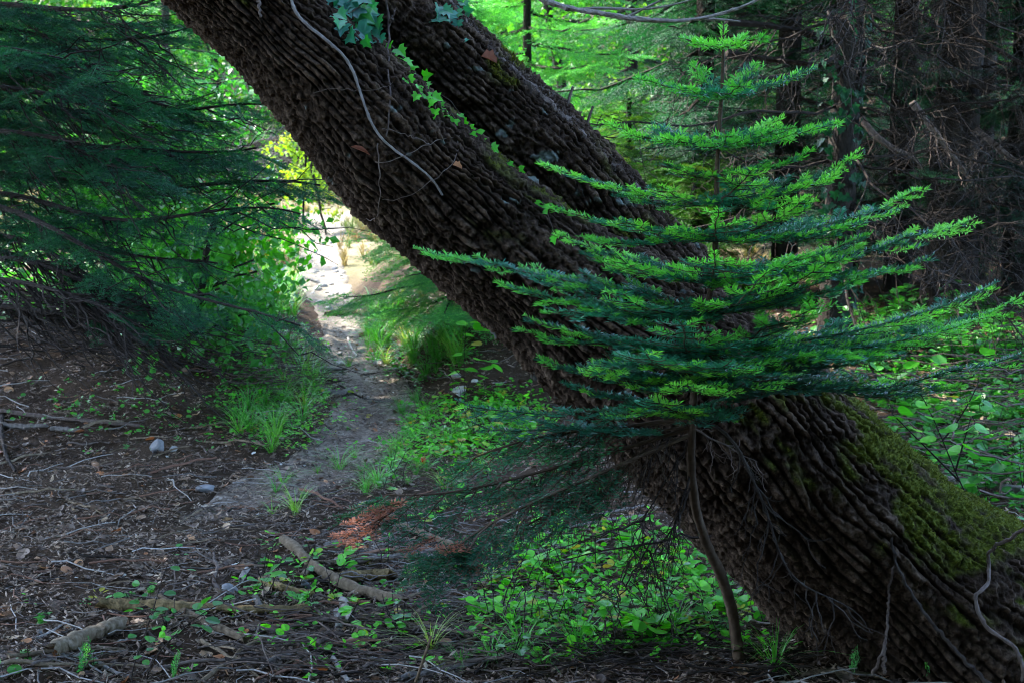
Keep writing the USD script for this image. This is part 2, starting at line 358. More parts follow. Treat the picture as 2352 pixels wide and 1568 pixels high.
xs = axis([(-90, -12, 4), (-12, -4, .25), (-4, 3.6, .026), (3.6, 12, .25), (12, 91, 4)])
ys = axis([(-12, 2.4, .8), (2.4, 8, .03), (8, 14, .07), (14, 30, .3), (30, 115, 3)])
X, Y = np.meshgrid(xs, ys)
rel, dist_path, side_path = path_mask(X, Y)
Z = h_at(X, Y) - .025 * (1 - sst(.6, 1.05, rel)) * (Y < 23)
n, m = X.shape
ii, jj = np.meshgrid(np.arange(n - 1), np.arange(m - 1), indexing='ij')
quad = np.stack([ii * m + jj, ii * m + jj + 1, (ii + 1) * m + jj + 1, (ii + 1) * m + jj], -1).reshape(-1, 4)
dry = sst(10.5, 13.5, Y) * (1 - sst(24, 30, Y)) * (1 - sst(3, 9, np.abs(X + 3)))
obj('ground', (np.stack([X, Y, Z], -1).reshape(-1, 3), quad), 'soil', smooth=True, prim={'dry': dry.ravel()}, kind='structure', label='shaded forest floor of dark humus rising gently to a clearing', category='ground')
tp = nrm(np.gradient(PATH[:, :2], axis=0)); side2 = np.stack([tp[:, 1], -tp[:, 0]], 1)
w = np.linspace(-1.12, 1.12, 33)
edge = (1 + .5 * (meshkit.fbm(np.stack([PATH[:, 0] * 6, PATH[:, 1] * 6, np.zeros(500)], -1), 3, 21) - .5))
PX = PATH[:, None, 0] + side2[:, None, 0] * w[None] * (PATH[:, 2] * edge)[:, None]; PY = PATH[:, None, 1] + side2[:, None, 1] * w[None] * (PATH[:, 2] * edge)[:, None]
PZ = h_at(PX, PY) + .004 + .016 * (meshkit.fbm(np.stack([PX * 16, PY * 16, 0 * PX], -1), 3, 23) - .4) - .035 * sst(.78, 1.1, np.abs(w))[None]
ii, jj = np.meshgrid(np.arange(499), np.arange(32), indexing='ij')
quad = np.stack([ii * 33 + jj, (ii + 1) * 33 + jj, (ii + 1) * 33 + jj + 1, ii * 33 + jj + 1], -1).reshape(-1, 4)[:, ::-1]
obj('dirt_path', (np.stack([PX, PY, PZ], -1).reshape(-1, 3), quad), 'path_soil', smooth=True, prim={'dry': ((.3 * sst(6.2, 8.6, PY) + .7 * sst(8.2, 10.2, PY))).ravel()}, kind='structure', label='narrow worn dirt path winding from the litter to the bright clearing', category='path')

# ------------------------------------------------------------------ the leaning tree
def front_theta(nf, nb):
    a = np.radians(np.concatenate([np.linspace(-105, 105, nf, endpoint=False), np.linspace(105, 255, nb, endpoint=False)]))
    return a


def stem_surface(C, R, nf, nb, aw, al0, al1, amp, seed, shear=-.12, flare=None):
    """A trunk as one skin of bark plates around the axis C with radii R (rows). Returns vertices, quads, plate height, angle, arc."""
    n = len(C); T = nrm(np.gradient(C, axis=0))
    view = nrm(EYE - C)
    A = nrm(view - T * np.sum(view * T, 1)[:, None]); B = np.cross(T, A)
    th = front_theta(nf, nb)
    s = np.concatenate([[0], np.cumsum(np.linalg.norm(np.diff(C, axis=0), axis=1))])
    al = np.interp(np.linspace(0, 1, n), [0, .35, 1], [al0, al1, al1])
    S = np.concatenate([[0], np.cumsum(np.diff(s) / al[1:])])
    nx = int(round(2 * np.pi * R.mean() / aw))
    rng = RNG(seed)
    TH, SS = np.meshgrid(th / (2 * np.pi) * nx, S)
    dirs = np.cos(th)[None, :, None] * A[:, None] + np.sin(th)[None, :, None] * B[:, None]
    base = C[:, None] + dirs * R[:, None, None]
    # ropes of bark that wander, meet and part, broken across into scales with a lifted lower lip
    along = np.stack([np.cos(th)[None] * R[:, None] * 1.0 + 0 * SS, np.sin(th)[None] * R[:, None] + 0 * SS, s[:, None] * .30 + 0 * SS], -1)
    TH = TH + shear * SS + 3.2 * (meshkit.fbm(along * 7, 3, seed) - .5) + .9 * (meshkit.noise(along * 24, seed + 1) - .5)
    SS = SS + .5 * (meshkit.fbm(base * 22, 2, seed + 7) - .5)

    lipk = .18 + .5 * sst(.35, .75, meshkit.fbm(base * 6, 2, seed + 12))

    def ropes(TH, SS, sd):
        k = np.floor(TH); fr = TH - k; kk = np.mod(k, nx).astype(int)
        tab = RNG(sd).uniform(0, 1, (nx, 3))
        ridge = 1 - np.abs(2 * fr - 1) ** 2.6
        q = SS * (.5 + 1.0 * tab[kk, 1]) + tab[kk, 0] * 7 + .7 * (fr - .5) * (tab[kk, 2] - .5) * 2
        sc = q - np.floor(q); hs = np.mod(np.floor(q) * 127.1 + kk * 311.7, 9.37) / 9.37 * (.4 + .9 * meshkit.noise(base * 9, sd + 8))
        lip = np.where(sc < .12, sc / .12, 1 - .62 * ((sc - .12) / .88) ** 1.3)
        return np.clip(ridge * 1.25, 0, 1) * (1 - lipk + lipk * lip) * (.6 + .4 * hs)
    plate = np.maximum(ropes(TH, SS, seed), .8 * ropes(np.mod(TH + .5 + .9 * (meshkit.noise(along * 15, seed + 6) - .5), nx), SS * 1.3 + 3, seed + 1) * sst(.45, .6, meshkit.noise(along * 12, seed + 4)))
    c3 = TH / 3.3 + 1.1 * meshkit.noise(along * 9, seed + 14); c3 = c3 - np.floor(c3)
    plate = plate * (1 - .75 * np.exp(-((c3 - .5) / .085) ** 2) * sst(.3, .6, meshkit.noise(along * 6, seed + 15)))
    rough = meshkit.fbm(along * np.array([70, 70, 190]), 3, seed + 3) - .5
    fine = meshkit.fbm(base * 130, 2, seed + 5) - .5
    lump = meshkit.fbm(base * 5, 2, seed + 9) - .5
    r = R[:, None] + amp * 1.25 * (plate - .6) * (.75 + .5 * meshkit.noise(base * 6, seed + 2)) + amp * 1.25 * rough + amp * .6 * fine + .03 * lump * (R[:, None] / .2)
    if flare is not None:
        r = r + flare(th[None, :], np.linspace(0, 1, n)[:, None])
    v = C[:, None] + dirs * r[..., None]
    k = len(th); ii, jj = np.meshgrid(np.arange(n - 1), np.arange(k), indexing='ij')
    q = np.stack([ii * k + jj, ii * k + (jj + 1) % k, (ii + 1) * k + (jj + 1) % k, (ii + 1) * k + jj], -1).reshape(-1, 4)
    return v, q, np.clip(plate + .7 * rough, 0, 1), dirs, along


def rough_(v):
    return meshkit.fbm(v * 34, 3, 77) - .5


def px_axis(pairs, depths, up_pts, n, up_r):
    """Axis and radius from pairs of outline pixels (left, right), bottom to top, continued above the frame by up_pts."""
    c, r = [], []
    for (a, b), d in zip(pairs, depths):
        a, b = np.array(a, float), np.array(b, float)
        c.append(pix(*((a + b) / 2), d)); r.append(np.linalg.norm(a - b) / 2 * d / F)
    c += [np.array(p, float) for p in up_pts]; r += list(up_r)
    q = spline(np.column_stack([c, r]), n)
    return q[:, :3], q[:, 3]


T1P = [((2080, 1790), (2640, 1460)), ((2010, 1690), (2540, 1372)), ((1926, 1572), (2380, 1268)), ((1830, 1462), (2220, 1152)), ((1720, 1362), (2085, 1046)), ((1590, 1230), (1945, 906)), ((1440, 1080), (1780, 748)), ((1290, 930), (1610, 650)), ((1130, 762), (1400, 545)), ((985, 632), (1218, 415)), ((830, 500), (1066, 287)), ((700, 352), (922, 143)), ((560, 172), (736, -10)), ((375, 0), (562, -150)), ((250, -130), (420, -300))]
C1, R1 = px_axis(T1P, np.linspace(3.86, 3.62, len(T1P)), [(-1.75, 3.6, 3.2), (-2.5, 3.75, 4.6), (-3.0, 4.0, 6.4)], 1000, [.125, .10, .07])
T2P = [((1480, 1010), (1760, 742)), ((1360, 850), (1612, 570)), ((1262, 620), (1470, 412)), ((1130, 452), (1322, 262)), ((994, 328), (1182, 142)), ((856, 182), (1040, 2)), ((716, 52), (900, -130))]
C2, R2 = px_axis(T2P, np.linspace(3.93, 3.86, len(T2P)), [(-.75, 4.0, 2.7), (-1.5, 4.3, 4.3), (-1.9, 4.7, 6.6)], 700, [.12, .10, .07])
seen1 = np.array([topix(p)[1] for p in C1]) > -220
seen2 = np.array([topix(p)[1] for p in C2]) > -220


def regrid(C, R, seen, n_in, n_out):
    k = int(np.argmax(~seen)); idx = np.concatenate([np.linspace(0, k, n_in), np.linspace(k, len(C) - 1, n_out + 1)[1:]])
    j = np.arange(len(C)); return np.stack([np.interp(idx, j, C[:, a]) for a in range(3)], 1), np.interp(idx, j, R)


C1, R1 = regrid(C1, R1, seen1, 1010, 50)
C2, R2 = regrid(C2, R2, seen2, 640, 50)
tree = thing('leaning_tree', 'big mossy double-stemmed tree leaning across the path from lower right', 'tree')
for nm, C, R, nf, nb, seed, par in (('trunk', C1, R1, 290, 40, 11, (.024, .16, .10, .021)), ('trunk', C2, R2, 205, 28, 23, (.024, .10, .10, .020))):
    fl = (lambda th, t: .05 * np.exp(-t / .05) * (1 + np.cos(3 * th + 1))) if seed == 11 else None
    v, q, plate, dirs, s = stem_surface(C, R, nf, nb, *par, seed, flare=fl)
    u_, v_, _ = topix(v)
    nz = dirs[..., 2] * .9 + dirs[..., 0] * .35
    ns = meshkit.fbm(v * 7, 3, seed + 31); ns2 = meshkit.fbm(v * 2.2, 2, seed + 33)
    low = sst(620, 1050, v_)
    streak = meshkit.fbm(s * np.array([26, 26, 34]), 3, seed + 35) - .5
    moss = sst(.635, .84, ns * .62 + .75 * streak + .09 + ns2 * .35 + nz * (.20 + .22 * low) - .14 + .03 * low) * sst(.12, .7, plate + .9 * rough_(v))
    moss = np.clip(moss * (.55 + .45 * low), 0, .95)
    lich = sst(.73, .78, meshkit.fbm(v * 16, 3, seed + 41)) * .7 * (1 - low) * (plate > .35)
    obj(nm, (v.reshape(-1, 3), q), 'bark', tree, smooth=True, prim={'plate': plate.ravel(), 'moss': moss.ravel(), 'lichen': lich.ravel()}, label='front stem with thick furrowed bark, mossy on its upper side' if seed == 11 else 'rear stem rising behind the front one')
    # moss cushions: small upright fronds on the mossiest bark
    rng = RNG(seed + 50)
    cand = np.argwhere((moss > .45) & (v_ < 1600) & (v_ > -40) & (dirs[..., 1] < .55))
    cand = cand[rng.permutation(len(cand))[:7000 if seed == 11 else 1500]]
    p = v[cand[:, 0], cand[:, 1]]; d = dirs[cand[:, 0], cand[:, 1]]
    tip = nrm(d + .5 * UP + rng.normal(0, .55, p.shape)) * rng.uniform(.004, .011, (len(p), 1))
    sd = nrm(np.cross(tip, rng.normal(0, 1, p.shape))) * .0022
    mv = np.stack([p - sd - d * .002, p + sd - d * .002, p + tip], 1).reshape(-1, 3)
    obj('moss', (mv, np.arange(len(mv)).reshape(-1, 3)), 'moss', tree, kind='stuff')


def on_trunk(u, v, lift=0.0, which=1):
    C, R = (C1, R1) if which == 1 else (C2, R2)
    cu, cv, cd = topix(C)
    k = np.argmin((cu - u) ** 2 + (cv - v) ** 2)
    off = math.hypot(cu[k] - u, cv[k] - v) * cd[k] / F
    return pix(u, v, cd[k] - math.sqrt(max(R[k] ** 2 - off ** 2, 0)) - lift)


# ------------------------------------------------------------------ foliage builders
def needle_set(P, rng, dens, L, Wd, ang=62, t0=0.0, t1=1.0, lift=(-10, 42), up=UP):
    seg = np.linalg.norm(np.diff(P, axis=0), axis=1); s = np.concatenate([[0], np.cumsum(seg)]); tot = s[-1]
    k = max(3, int(dens * tot * (t1 - t0)))
    x = np.sort(rng.uniform(t0, t1, k)) * tot
    p = np.stack([np.interp(x, s, P[:, a]) for a in range(3)], 1)
    T = nrm(np.stack([np.interp(x, s, np.gradient(P, axis=0)[:, a]) for a in range(3)], 1))
    S = nrm(np.cross(T, up)); N = np.cross(S, T)
    sg = np.where(np.arange(k) % 2 == 0, 1, -1)[:, None]
    ph = np.radians(rng.uniform(*lift, k))[:, None]; a = np.radians(rng.normal(ang, 8, k))[:, None]
    perp = np.cos(ph) * S * sg + np.sin(ph) * N
    d = np.cos(a) * T + np.sin(a) * perp
    ln = (L * rng.uniform(.75, 1.1, k) * (1 - .35 * sst(.85, 1, x / tot)))[:, None]
    face = nrm(np.cross(d, T)); w = nrm(np.cross(d, N + rng.normal(0, .35, N.shape))) * Wd / 2
    mid = p + d * ln * .5 + N * ln * .05
    v = np.stack([p, mid + w, p + d * ln, mid - w], 1).reshape(-1, 3)
    b = np.arange(k)[:, None] * 4
    return v, np.vstack([b + [0, 1, 2], b + [0, 2, 3]])


class Branch:
    """A fir branch: wood, old needles, new needles."""
    def __init__(s):
        s.wood, s.old, s.new = MB(), MB(), MB()


def fir_branch(p0, p1, rng, br, side=.42, sp=.038, sag=.05, dens=620, L=.0225, Wd=.0029, fresh=.6, roll=0.0, r0=.0035, droop=.06, bare=.1, up_tip=.05, sub=True, old=1.0, lift=(-10, 42)):
    p0, p1 = np.asarray(p0, float), np.asarray(p1, float)
    P = crooked(p0, p1, rng, sag, .035, 12); P[:, 2] += up_tip * np.linalg.norm(p1 - p0) * np.linspace(0, 1, 12) ** 4
    LT = np.linalg.norm(np.diff(P, axis=0), axis=1).sum()
    br.wood.add(tube(P, np.linspace(r0, r0 * .3, 12), 5))
    ax = nrm(P[-1] - P[0]); S = nrm(np.cross(ax, UP)); N = np.cross(S, ax)
    S = S * math.cos(roll) + N * math.sin(roll); N = np.cross(S, ax)

    def dress(Q, fr, upv):
        tl = np.linalg.norm(np.diff(Q, axis=0), axis=1).sum()
        cut = 1 - min(.75, .12 / tl) if fr else 1.0
        if old > 0:
            br.old.add(needle_set(Q, rng, dens * old, L, Wd, 64, .0, cut, up=upv, lift=lift))
        if fr:
            br.new.add(needle_set(Q, rng, dens * 1.2, L * .95, Wd * 1.1, 55, cut, 1.0, up=upv, lift=(lift[0] - 12, lift[1] + 14)))
    i0 = max(bare, .02)
    PP = P[int(i0 * 11):]
    dress(PP, rng.random() < fresh * 1.2, N)
    s = LT * i0
    flip = 1
    while s < LT * .97:
        t = s / LT
        for sg in (1, -1):
            if rng.random() < .1:
                continue
            q0 = np.array([np.interp(t, np.linspace(0, 1, 12), P[:, a]) for a in range(3)])
            l = side * LT * (1 - t) ** .75 * min(1, .35 + 2.2 * t) * rng.uniform(.7, 1.15) + .025
            l = min(l, .34)
            an = math.radians(rng.normal(52, 7))
            d = nrm(ax * math.cos(an) + S * sg * math.sin(an) + N * rng.normal(0, .05) - UP * droop * rng.uniform(0, 1.5))
            Q = crooked(q0, q0 + d * l, rng, .03, .03, 6); Q[:, 2] += .05 * l * np.linspace(0, 1, 6) ** 3
            br.wood.add(tube(Q, np.linspace(r0 * .38, r0 * .2, 6), 4, caps=False))
            dress(Q, rng.random() < fresh * (.22 + .85 * t), N)
            if sub and l > .13:
                ss = .045
                while ss < l * .85:
                    for g2 in (1, -1):
                        if rng.random() < .2:
                            continue
                        d2 = nrm(d * .65 + nrm(np.cross(d, N)) * g2 * .76 + rng.normal(0, .08, 3) - UP * droop)
                        l2 = (l - ss) * .45 * rng.uniform(.7, 1.1) + .015
                        qq = q0 + d * ss
                        Q2 = crooked(qq, qq + d2 * l2, rng, .02, .03, 4)
                        br.wood.add(tube(Q2, r0 * .2, 3, caps=False))
                        dress(Q2, rng.random() < fresh * .5, N)
                    ss += .05 * rng.uniform(.8, 1.3)
        s += sp * rng.uniform(.75, 1.3)
    return P


def make_spray(seed, L=.5, dens=260, nl=.02, nw=.0026, fresh=0., side=.5, sp=.06, rust=False, droop=.15):
    b = Branch()
    fir_branch((0, 0, 0), (0, L, 0), RNG(seed), b, side=side, sp=sp, sag=-.03, dens=dens, L=nl, Wd=nw, fresh=fresh, r0=.003, droop=droop, bare=0)
    return b


def spray_protos(seeds, old_mat, new_mat, **kw):
    out = []
    for s in seeds:
        b = make_spray(s, **kw)
        mb = MB(); mb.add(b.old.get()); mb.add(tube([(0, 0, 0), (0, .2, .004), (0, .42, .01)], [.003, .002, .001], 3, caps=False))
        pr = [('needles', mb.get(), old_mat)]
        if b.new.n:
            pr.append(('new_needles', b.new.get(), new_mat))
        out.append(pr)
    return out


def dead_bough(p0, p1, rng, r0, ntw, tl, sag=.05, hang=.4, sides=4, wob=.05, mb=None):
    """A bare branch with thin dead side twigs."""
    mb = mb or MB()
    P = crooked(p0, p1, rng, sag, wob, 14)
    mb.add(tube(P, np.linspace(r0, r0 * .25, 14), max(sides, 5)))
    ax = nrm(P[-1] - P[0]); S = nrm(np.cross(ax, UP))
    for k in range(ntw):
        t = rng.uniform(.1, 1); q = np.array([np.interp(t, np.linspace(0, 1, 14), P[:, a]) for a in range(3)])
        d = nrm(ax * rng.uniform(.2, .9) + S * rng.normal(0, .8) + UP * rng.normal(-hang, .45)); l = tl * rng.uniform(.35, 1.1)
        Q = crooked(q, q + d * l, rng, .12 * rng.normal(.4, 1), .10, 8)
        mb.add(tube(Q, np.linspace(r0 * .22, r0 * .07, 8) + .0006, 3, caps=False))
        for _ in range(rng.integers(1, 4)):
            i = rng.integers(2, 7); d2 = nrm(d + rng.normal(0, .7, 3) - UP * hang * .4)
            Q2 = crooked(Q[i], Q[i] + d2 * l * rng.uniform(.2, .5), rng, .1, .1, 5)
            mb.add(tube(Q2, np.linspace(r0 * .11, r0 * .05, 5) + .0005, 3, caps=False))
    return mb, P


def leafy_bough(P, rng, gap, reach, droop, keep=1.0, t0=.2):
    """Where the sprays of a needle-bearing bough sit: positions, directions, ups, scales."""
    s = np.concatenate([[0], np.cumsum(np.linalg.norm(np.diff(P, axis=0), axis=1))]); LT = s[-1]
    pos, Yd, Zu, sc = [], [], [], []
    x = LT * t0
    while x < LT:
        q = np.array([np.interp(x, s, P[:, a]) for a in range(3)]); T = nrm(np.array([np.interp(x, s, np.gradient(P, axis=0)[:, a]) for a in range(3)]))
        S = nrm(np.cross(T, UP))
        for sg in (1, -1, 0):
            if rng.random() > keep:
                continue
            a = math.radians(rng.normal(50, 12)) if sg else 0
            d = nrm(T * math.cos(a) + S * sg * math.sin(a) - UP * droop * rng.uniform(.2, 1.6) + rng.normal(0, .12, 3))
            l = reach * (1 - .55 * x / LT) * rng.uniform(.65, 1.2) if sg else reach * .6
            nst = max(1, int(l / .42))
            for i in range(nst):
                pos.append(q + d * (i * l / nst) - UP * .12 * droop * (i * l / nst) ** 2); Yd.append(nrm(d - UP * .18 * droop * i)); Zu.append(nrm(UP + rng.normal(0, .25, 3))); sc.append(rng.uniform(.75, 1.25) * min(1, reach / .5) * (1.1 - .42 * x / LT))
        x += gap * rng.uniform(.7, 1.3)
    return pos, Yd, Zu, sc


def conifer(base, label, group, loc, H, cb, rad, nb, seed, protos, trunk_r, gap=.3, reach=.8, droop=.35, keep=.9, name='fir_tree', barkm='far_bark', lean=(0, 0), up=0.0, split=True):
    t = thing(name, label, 'fir tree', loc, group=group)
    rng = RNG(seed)
    tr = np.array([(lean[0] * z / H, lean[1] * z / H, z) for z in np.linspace(-.3, H, 24)])
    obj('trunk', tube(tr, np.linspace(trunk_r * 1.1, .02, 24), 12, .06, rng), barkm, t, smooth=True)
    mb = MB(); acc = [[], [], [], []]
    for k in range(nb):
        z = cb + (H - cb) * ((k + rng.uniform(0, 1)) / nb) ** 1.05; f = (z - cb) / (H - cb)
        l = rad * (1 - f) ** .8 * rng.uniform(.75, 1.12) + .15; az = k * 2.399 + rng.uniform(-.4, .4)
        p0 = np.array([lean[0] * z / H, lean[1] * z / H, z]); p1 = p0 + np.array([math.cos(az) * l, math.sin(az) * l, l * (up - .22 * (1 - f) + .25 * f)])
        P = crooked(p0, p1, rng, .06, .03, 10)
        tb = tube(P, np.linspace(.012 + .008 * l, .005, 10) * (.5 if H < 3 else 1), 5); mb.add(tb)
        if split:
            obj('bough', tb, 'twig_dark', t)
        for a, b in zip(acc, leafy_bough(P, rng, gap, min(reach, .25 + .4 * l), droop, keep, .12)):
            a += b
    obj('boughs', mb.get(), 'twig_dark', t) if not split else None
    n_ = len(acc[0])
    scatter('needles', t, protos, acc[0], acc[1], acc[2], acc[3], rng.integers(0, len(protos), n_))
    return t


def leaf_shape(kind, L=1.0):
    """Outline of a leaf along +y, as a fan about its middle, a little folded; triangles about 6 to 12."""
    if kind == 'oval':
        o = [(0, 0), (.22, .15), (.36, .42), (.33, .7), (.16, .92), (0, 1), (-.16, .92), (-.33, .7), (-.36, .42), (-.22, .15)]
    elif kind == 'round':
        o = [(0, 0), (.3, .08), (.48, .35), (.47, .65), (.27, .9), (0, .97), (-.27, .9), (-.47, .65), (-.48, .35), (-.3, .08)]
    elif kind == 'ivy':
        o = [(0, .1), (.28, -.04), (.55, .12), (.36, .34), (.5, .58), (.24, .62), (0, 1.05), (-.24, .62), (-.5, .58), (-.36, .34), (-.55, .12), (-.28, -.04)]
    elif kind == 'lobed':
        o = [(0, 0), (.2, .08), (.42, .14), (.34, .36), (.5, .5), (.3, .66), (.22, .9), (0, 1), (-.22, .9), (-.3, .66), (-.5, .5), (-.34, .36), (-.42, .14), (-.2, .08)]
    else:      # lance
        o = [(0, 0), (.1, .2), (.13, .5), (.07, .8), (0, 1), (-.07, .8), (-.13, .5), (-.1, .2)]
    o = np.array(o, float); n = len(o)
    z = .16 * np.abs(o[:, 0]) - .10 * (o[:, 1] - .4) ** 2
    v = np.vstack([np.column_stack([o, z]), [[0, .45, -.02]]]) * L
    k = np.arange(n)
    return v, np.stack([np.full(n, n), k, (k + 1) % n], 1)


LEAF = {k: leaf_shape(k) for k in ('oval', 'round', 'ivy', 'lobed', 'lance')}


def leaf_at(kind, p, d, upv, size, fold=1.0):
    v, f = LEAF[kind]
    Yv = nrm(d); Xv = nrm(np.cross(Yv, upv)); Zv = np.cross(Xv, Yv)
    w = v * size
    return p + w[:, :1] * Xv + w[:, 1:2] * Yv + w[:, 2:] * Zv * fold, f


def clump(seed, n, rad, size, kind='rh', flat=.7):
    """A loose clump of leaves for crowns seen from afar."""
    rng = RNG(seed); p = rng.normal(0, 1, (n, 3)); p = nrm(p) * rng.uniform(.1, 1, (n, 1)) ** .5 * rad * [1, 1, flat]
    d = nrm(rng.normal(0, 1, (n, 3)) - [0, 0, .5]); s = nrm(np.cross(d, UP + rng.normal(0, .5, (n, 3)))); l = size * rng.uniform(.7, 1.2, (n, 1))
    N = np.cross(s, d) * .12 * l
    v = np.stack([p, p + d * l * .5 + s * l * .36 + N, p + d * l, p + d * l * .5 - s * l * .36 + N], 1).reshape(-1, 3)
    b = np.arange(n)[:, None] * 4
    return v, np.vstack([b + [0, 1, 2], b + [0, 2, 3]])


def broadleaf(label, group, loc, H, rad, seed, leafm, nclump, leaf=.09, name='broadleaf_tree', cb=.2, trunk_r=.1, nleaf=60, crad=.45):
    t = thing(name, label, 'tree', loc, group=group)
    rng = RNG(seed)
    P = crooked((0, 0, -.2), (rng.normal(0, .3), rng.normal(0, .3), H * .9), rng, 0, .03, 12)
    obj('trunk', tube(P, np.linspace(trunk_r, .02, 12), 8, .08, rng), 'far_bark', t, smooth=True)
    mb = MB(); pos = []
    for k in range(int(nclump ** .5 * 1.6) + 4):
        z = H * rng.uniform(cb, .85); az = rng.uniform(0, 6.28); l = rad * rng.uniform(.6, 1.05) * (1 - .6 * abs(z / H - .5) ** 1.2)
        p0 = np.array([np.interp(z, P[:, 2], P[:, 0]), np.interp(z, P[:, 2], P[:, 1]), z]); p1 = p0 + [math.cos(az) * l, math.sin(az) * l, l * rng.uniform(.1, .7)]
        Q = crooked(p0, p1, rng, -.05, .05, 7); mb.add(tube(Q, np.linspace(trunk_r * .3, .006, 7), 4))
        for _ in range(max(2, int(nclump / (nclump ** .5 * 1.6 + 4)))):
            pos.append(p0 + (p1 - p0) * rng.uniform(.35, 1.05) + rng.normal(0, crad * .7, 3))
    obj('limbs', mb.get(), 'far_bark', t)
    pos = np.array(pos); n_ = len(pos)
    protos = [[('leaves', clump(seed * 7 + k, nleaf, crad, leaf), leafm)] for k in range(3)]
    scatter('crown', t, protos, pos, nrm(rng.normal(0, 1, (n_, 3))), nrm(rng.normal(0, .4, (n_, 3)) + UP), rng.uniform(.7, 1.25, n_), rng.integers(0, 3, n_))
    return t


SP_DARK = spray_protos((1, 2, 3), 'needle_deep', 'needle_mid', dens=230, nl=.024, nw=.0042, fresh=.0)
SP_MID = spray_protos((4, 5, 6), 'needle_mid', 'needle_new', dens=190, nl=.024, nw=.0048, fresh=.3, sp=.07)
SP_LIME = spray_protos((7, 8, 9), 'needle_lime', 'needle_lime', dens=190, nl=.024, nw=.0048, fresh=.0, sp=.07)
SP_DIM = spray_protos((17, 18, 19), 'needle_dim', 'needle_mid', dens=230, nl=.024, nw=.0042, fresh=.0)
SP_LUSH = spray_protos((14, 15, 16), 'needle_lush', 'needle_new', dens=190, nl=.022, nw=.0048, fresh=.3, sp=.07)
SP_FAR = [[('needles', clump(990 + k, 34, .5, .22, flat=.35), 'needle_deep')] for k in range(3)]      # sprays of crowns far above the picture



# ------------------------------------------------------------------ the young fir in front of the leaning tree
FIR = thing('young_fir', 'young fir with bright green shoot tips in front of the leaning trunk', 'fir tree')
STEM = np.array([(1661, 57, 3.12), (1657, 218, 3.12), (1650, 332, 3.13), (1645, 480, 3.14), (1643, 570, 3.15), (1636, 650, 3.15), (1612, 760, 3.15), (1600, 850, 3.16), (1592, 930, 3.17), (1588, 1010, 3.2), (1592, 1130, 3.27), (1620, 1240, 3.38), (1662, 1335, 3.5), (1684, 1420, 3.6), (1697, 1510, 3.66)], float)
_sp = spline(STEM, 90)
SP3 = np.array([pix(*r) for r in _sp])
srad = np.interp(_sp[:, 1], [57, 110, 218, 480, 850, 1130, 1510], [.0022, .0035, .0048, .0075, .010, .013, .0165])
obj('trunk', rough_stick(SP3, srad, RNG(5), 220, 12, .7), 'fir_bark', FIR, smooth=True)


def stem_at(v):
    k = np.argmin(np.abs(_sp[:, 1] - v))
    return SP3[k]


_frng = RNG(77)


def fir_part(v0, u, v, dd, fresh=.7, **kw):
    br = Branch(); p0 = stem_at(v0); d0 = (p0 - EYE) @ FWD
    fir_branch(p0, pix(u, v, d0 + dd), _frng, br, fresh=fresh, **kw)
    return br


def put_branch(br, label=None, old='needle_dark', new='needle_new'):
    w = obj('branch', br.wood.get(), 'fir_bark', FIR, label=label)
    if br.old.n:
        obj('needles', br.old.get(), old, w)
    if br.new.n:
        obj('new_needles', br.new.get(), new, w)


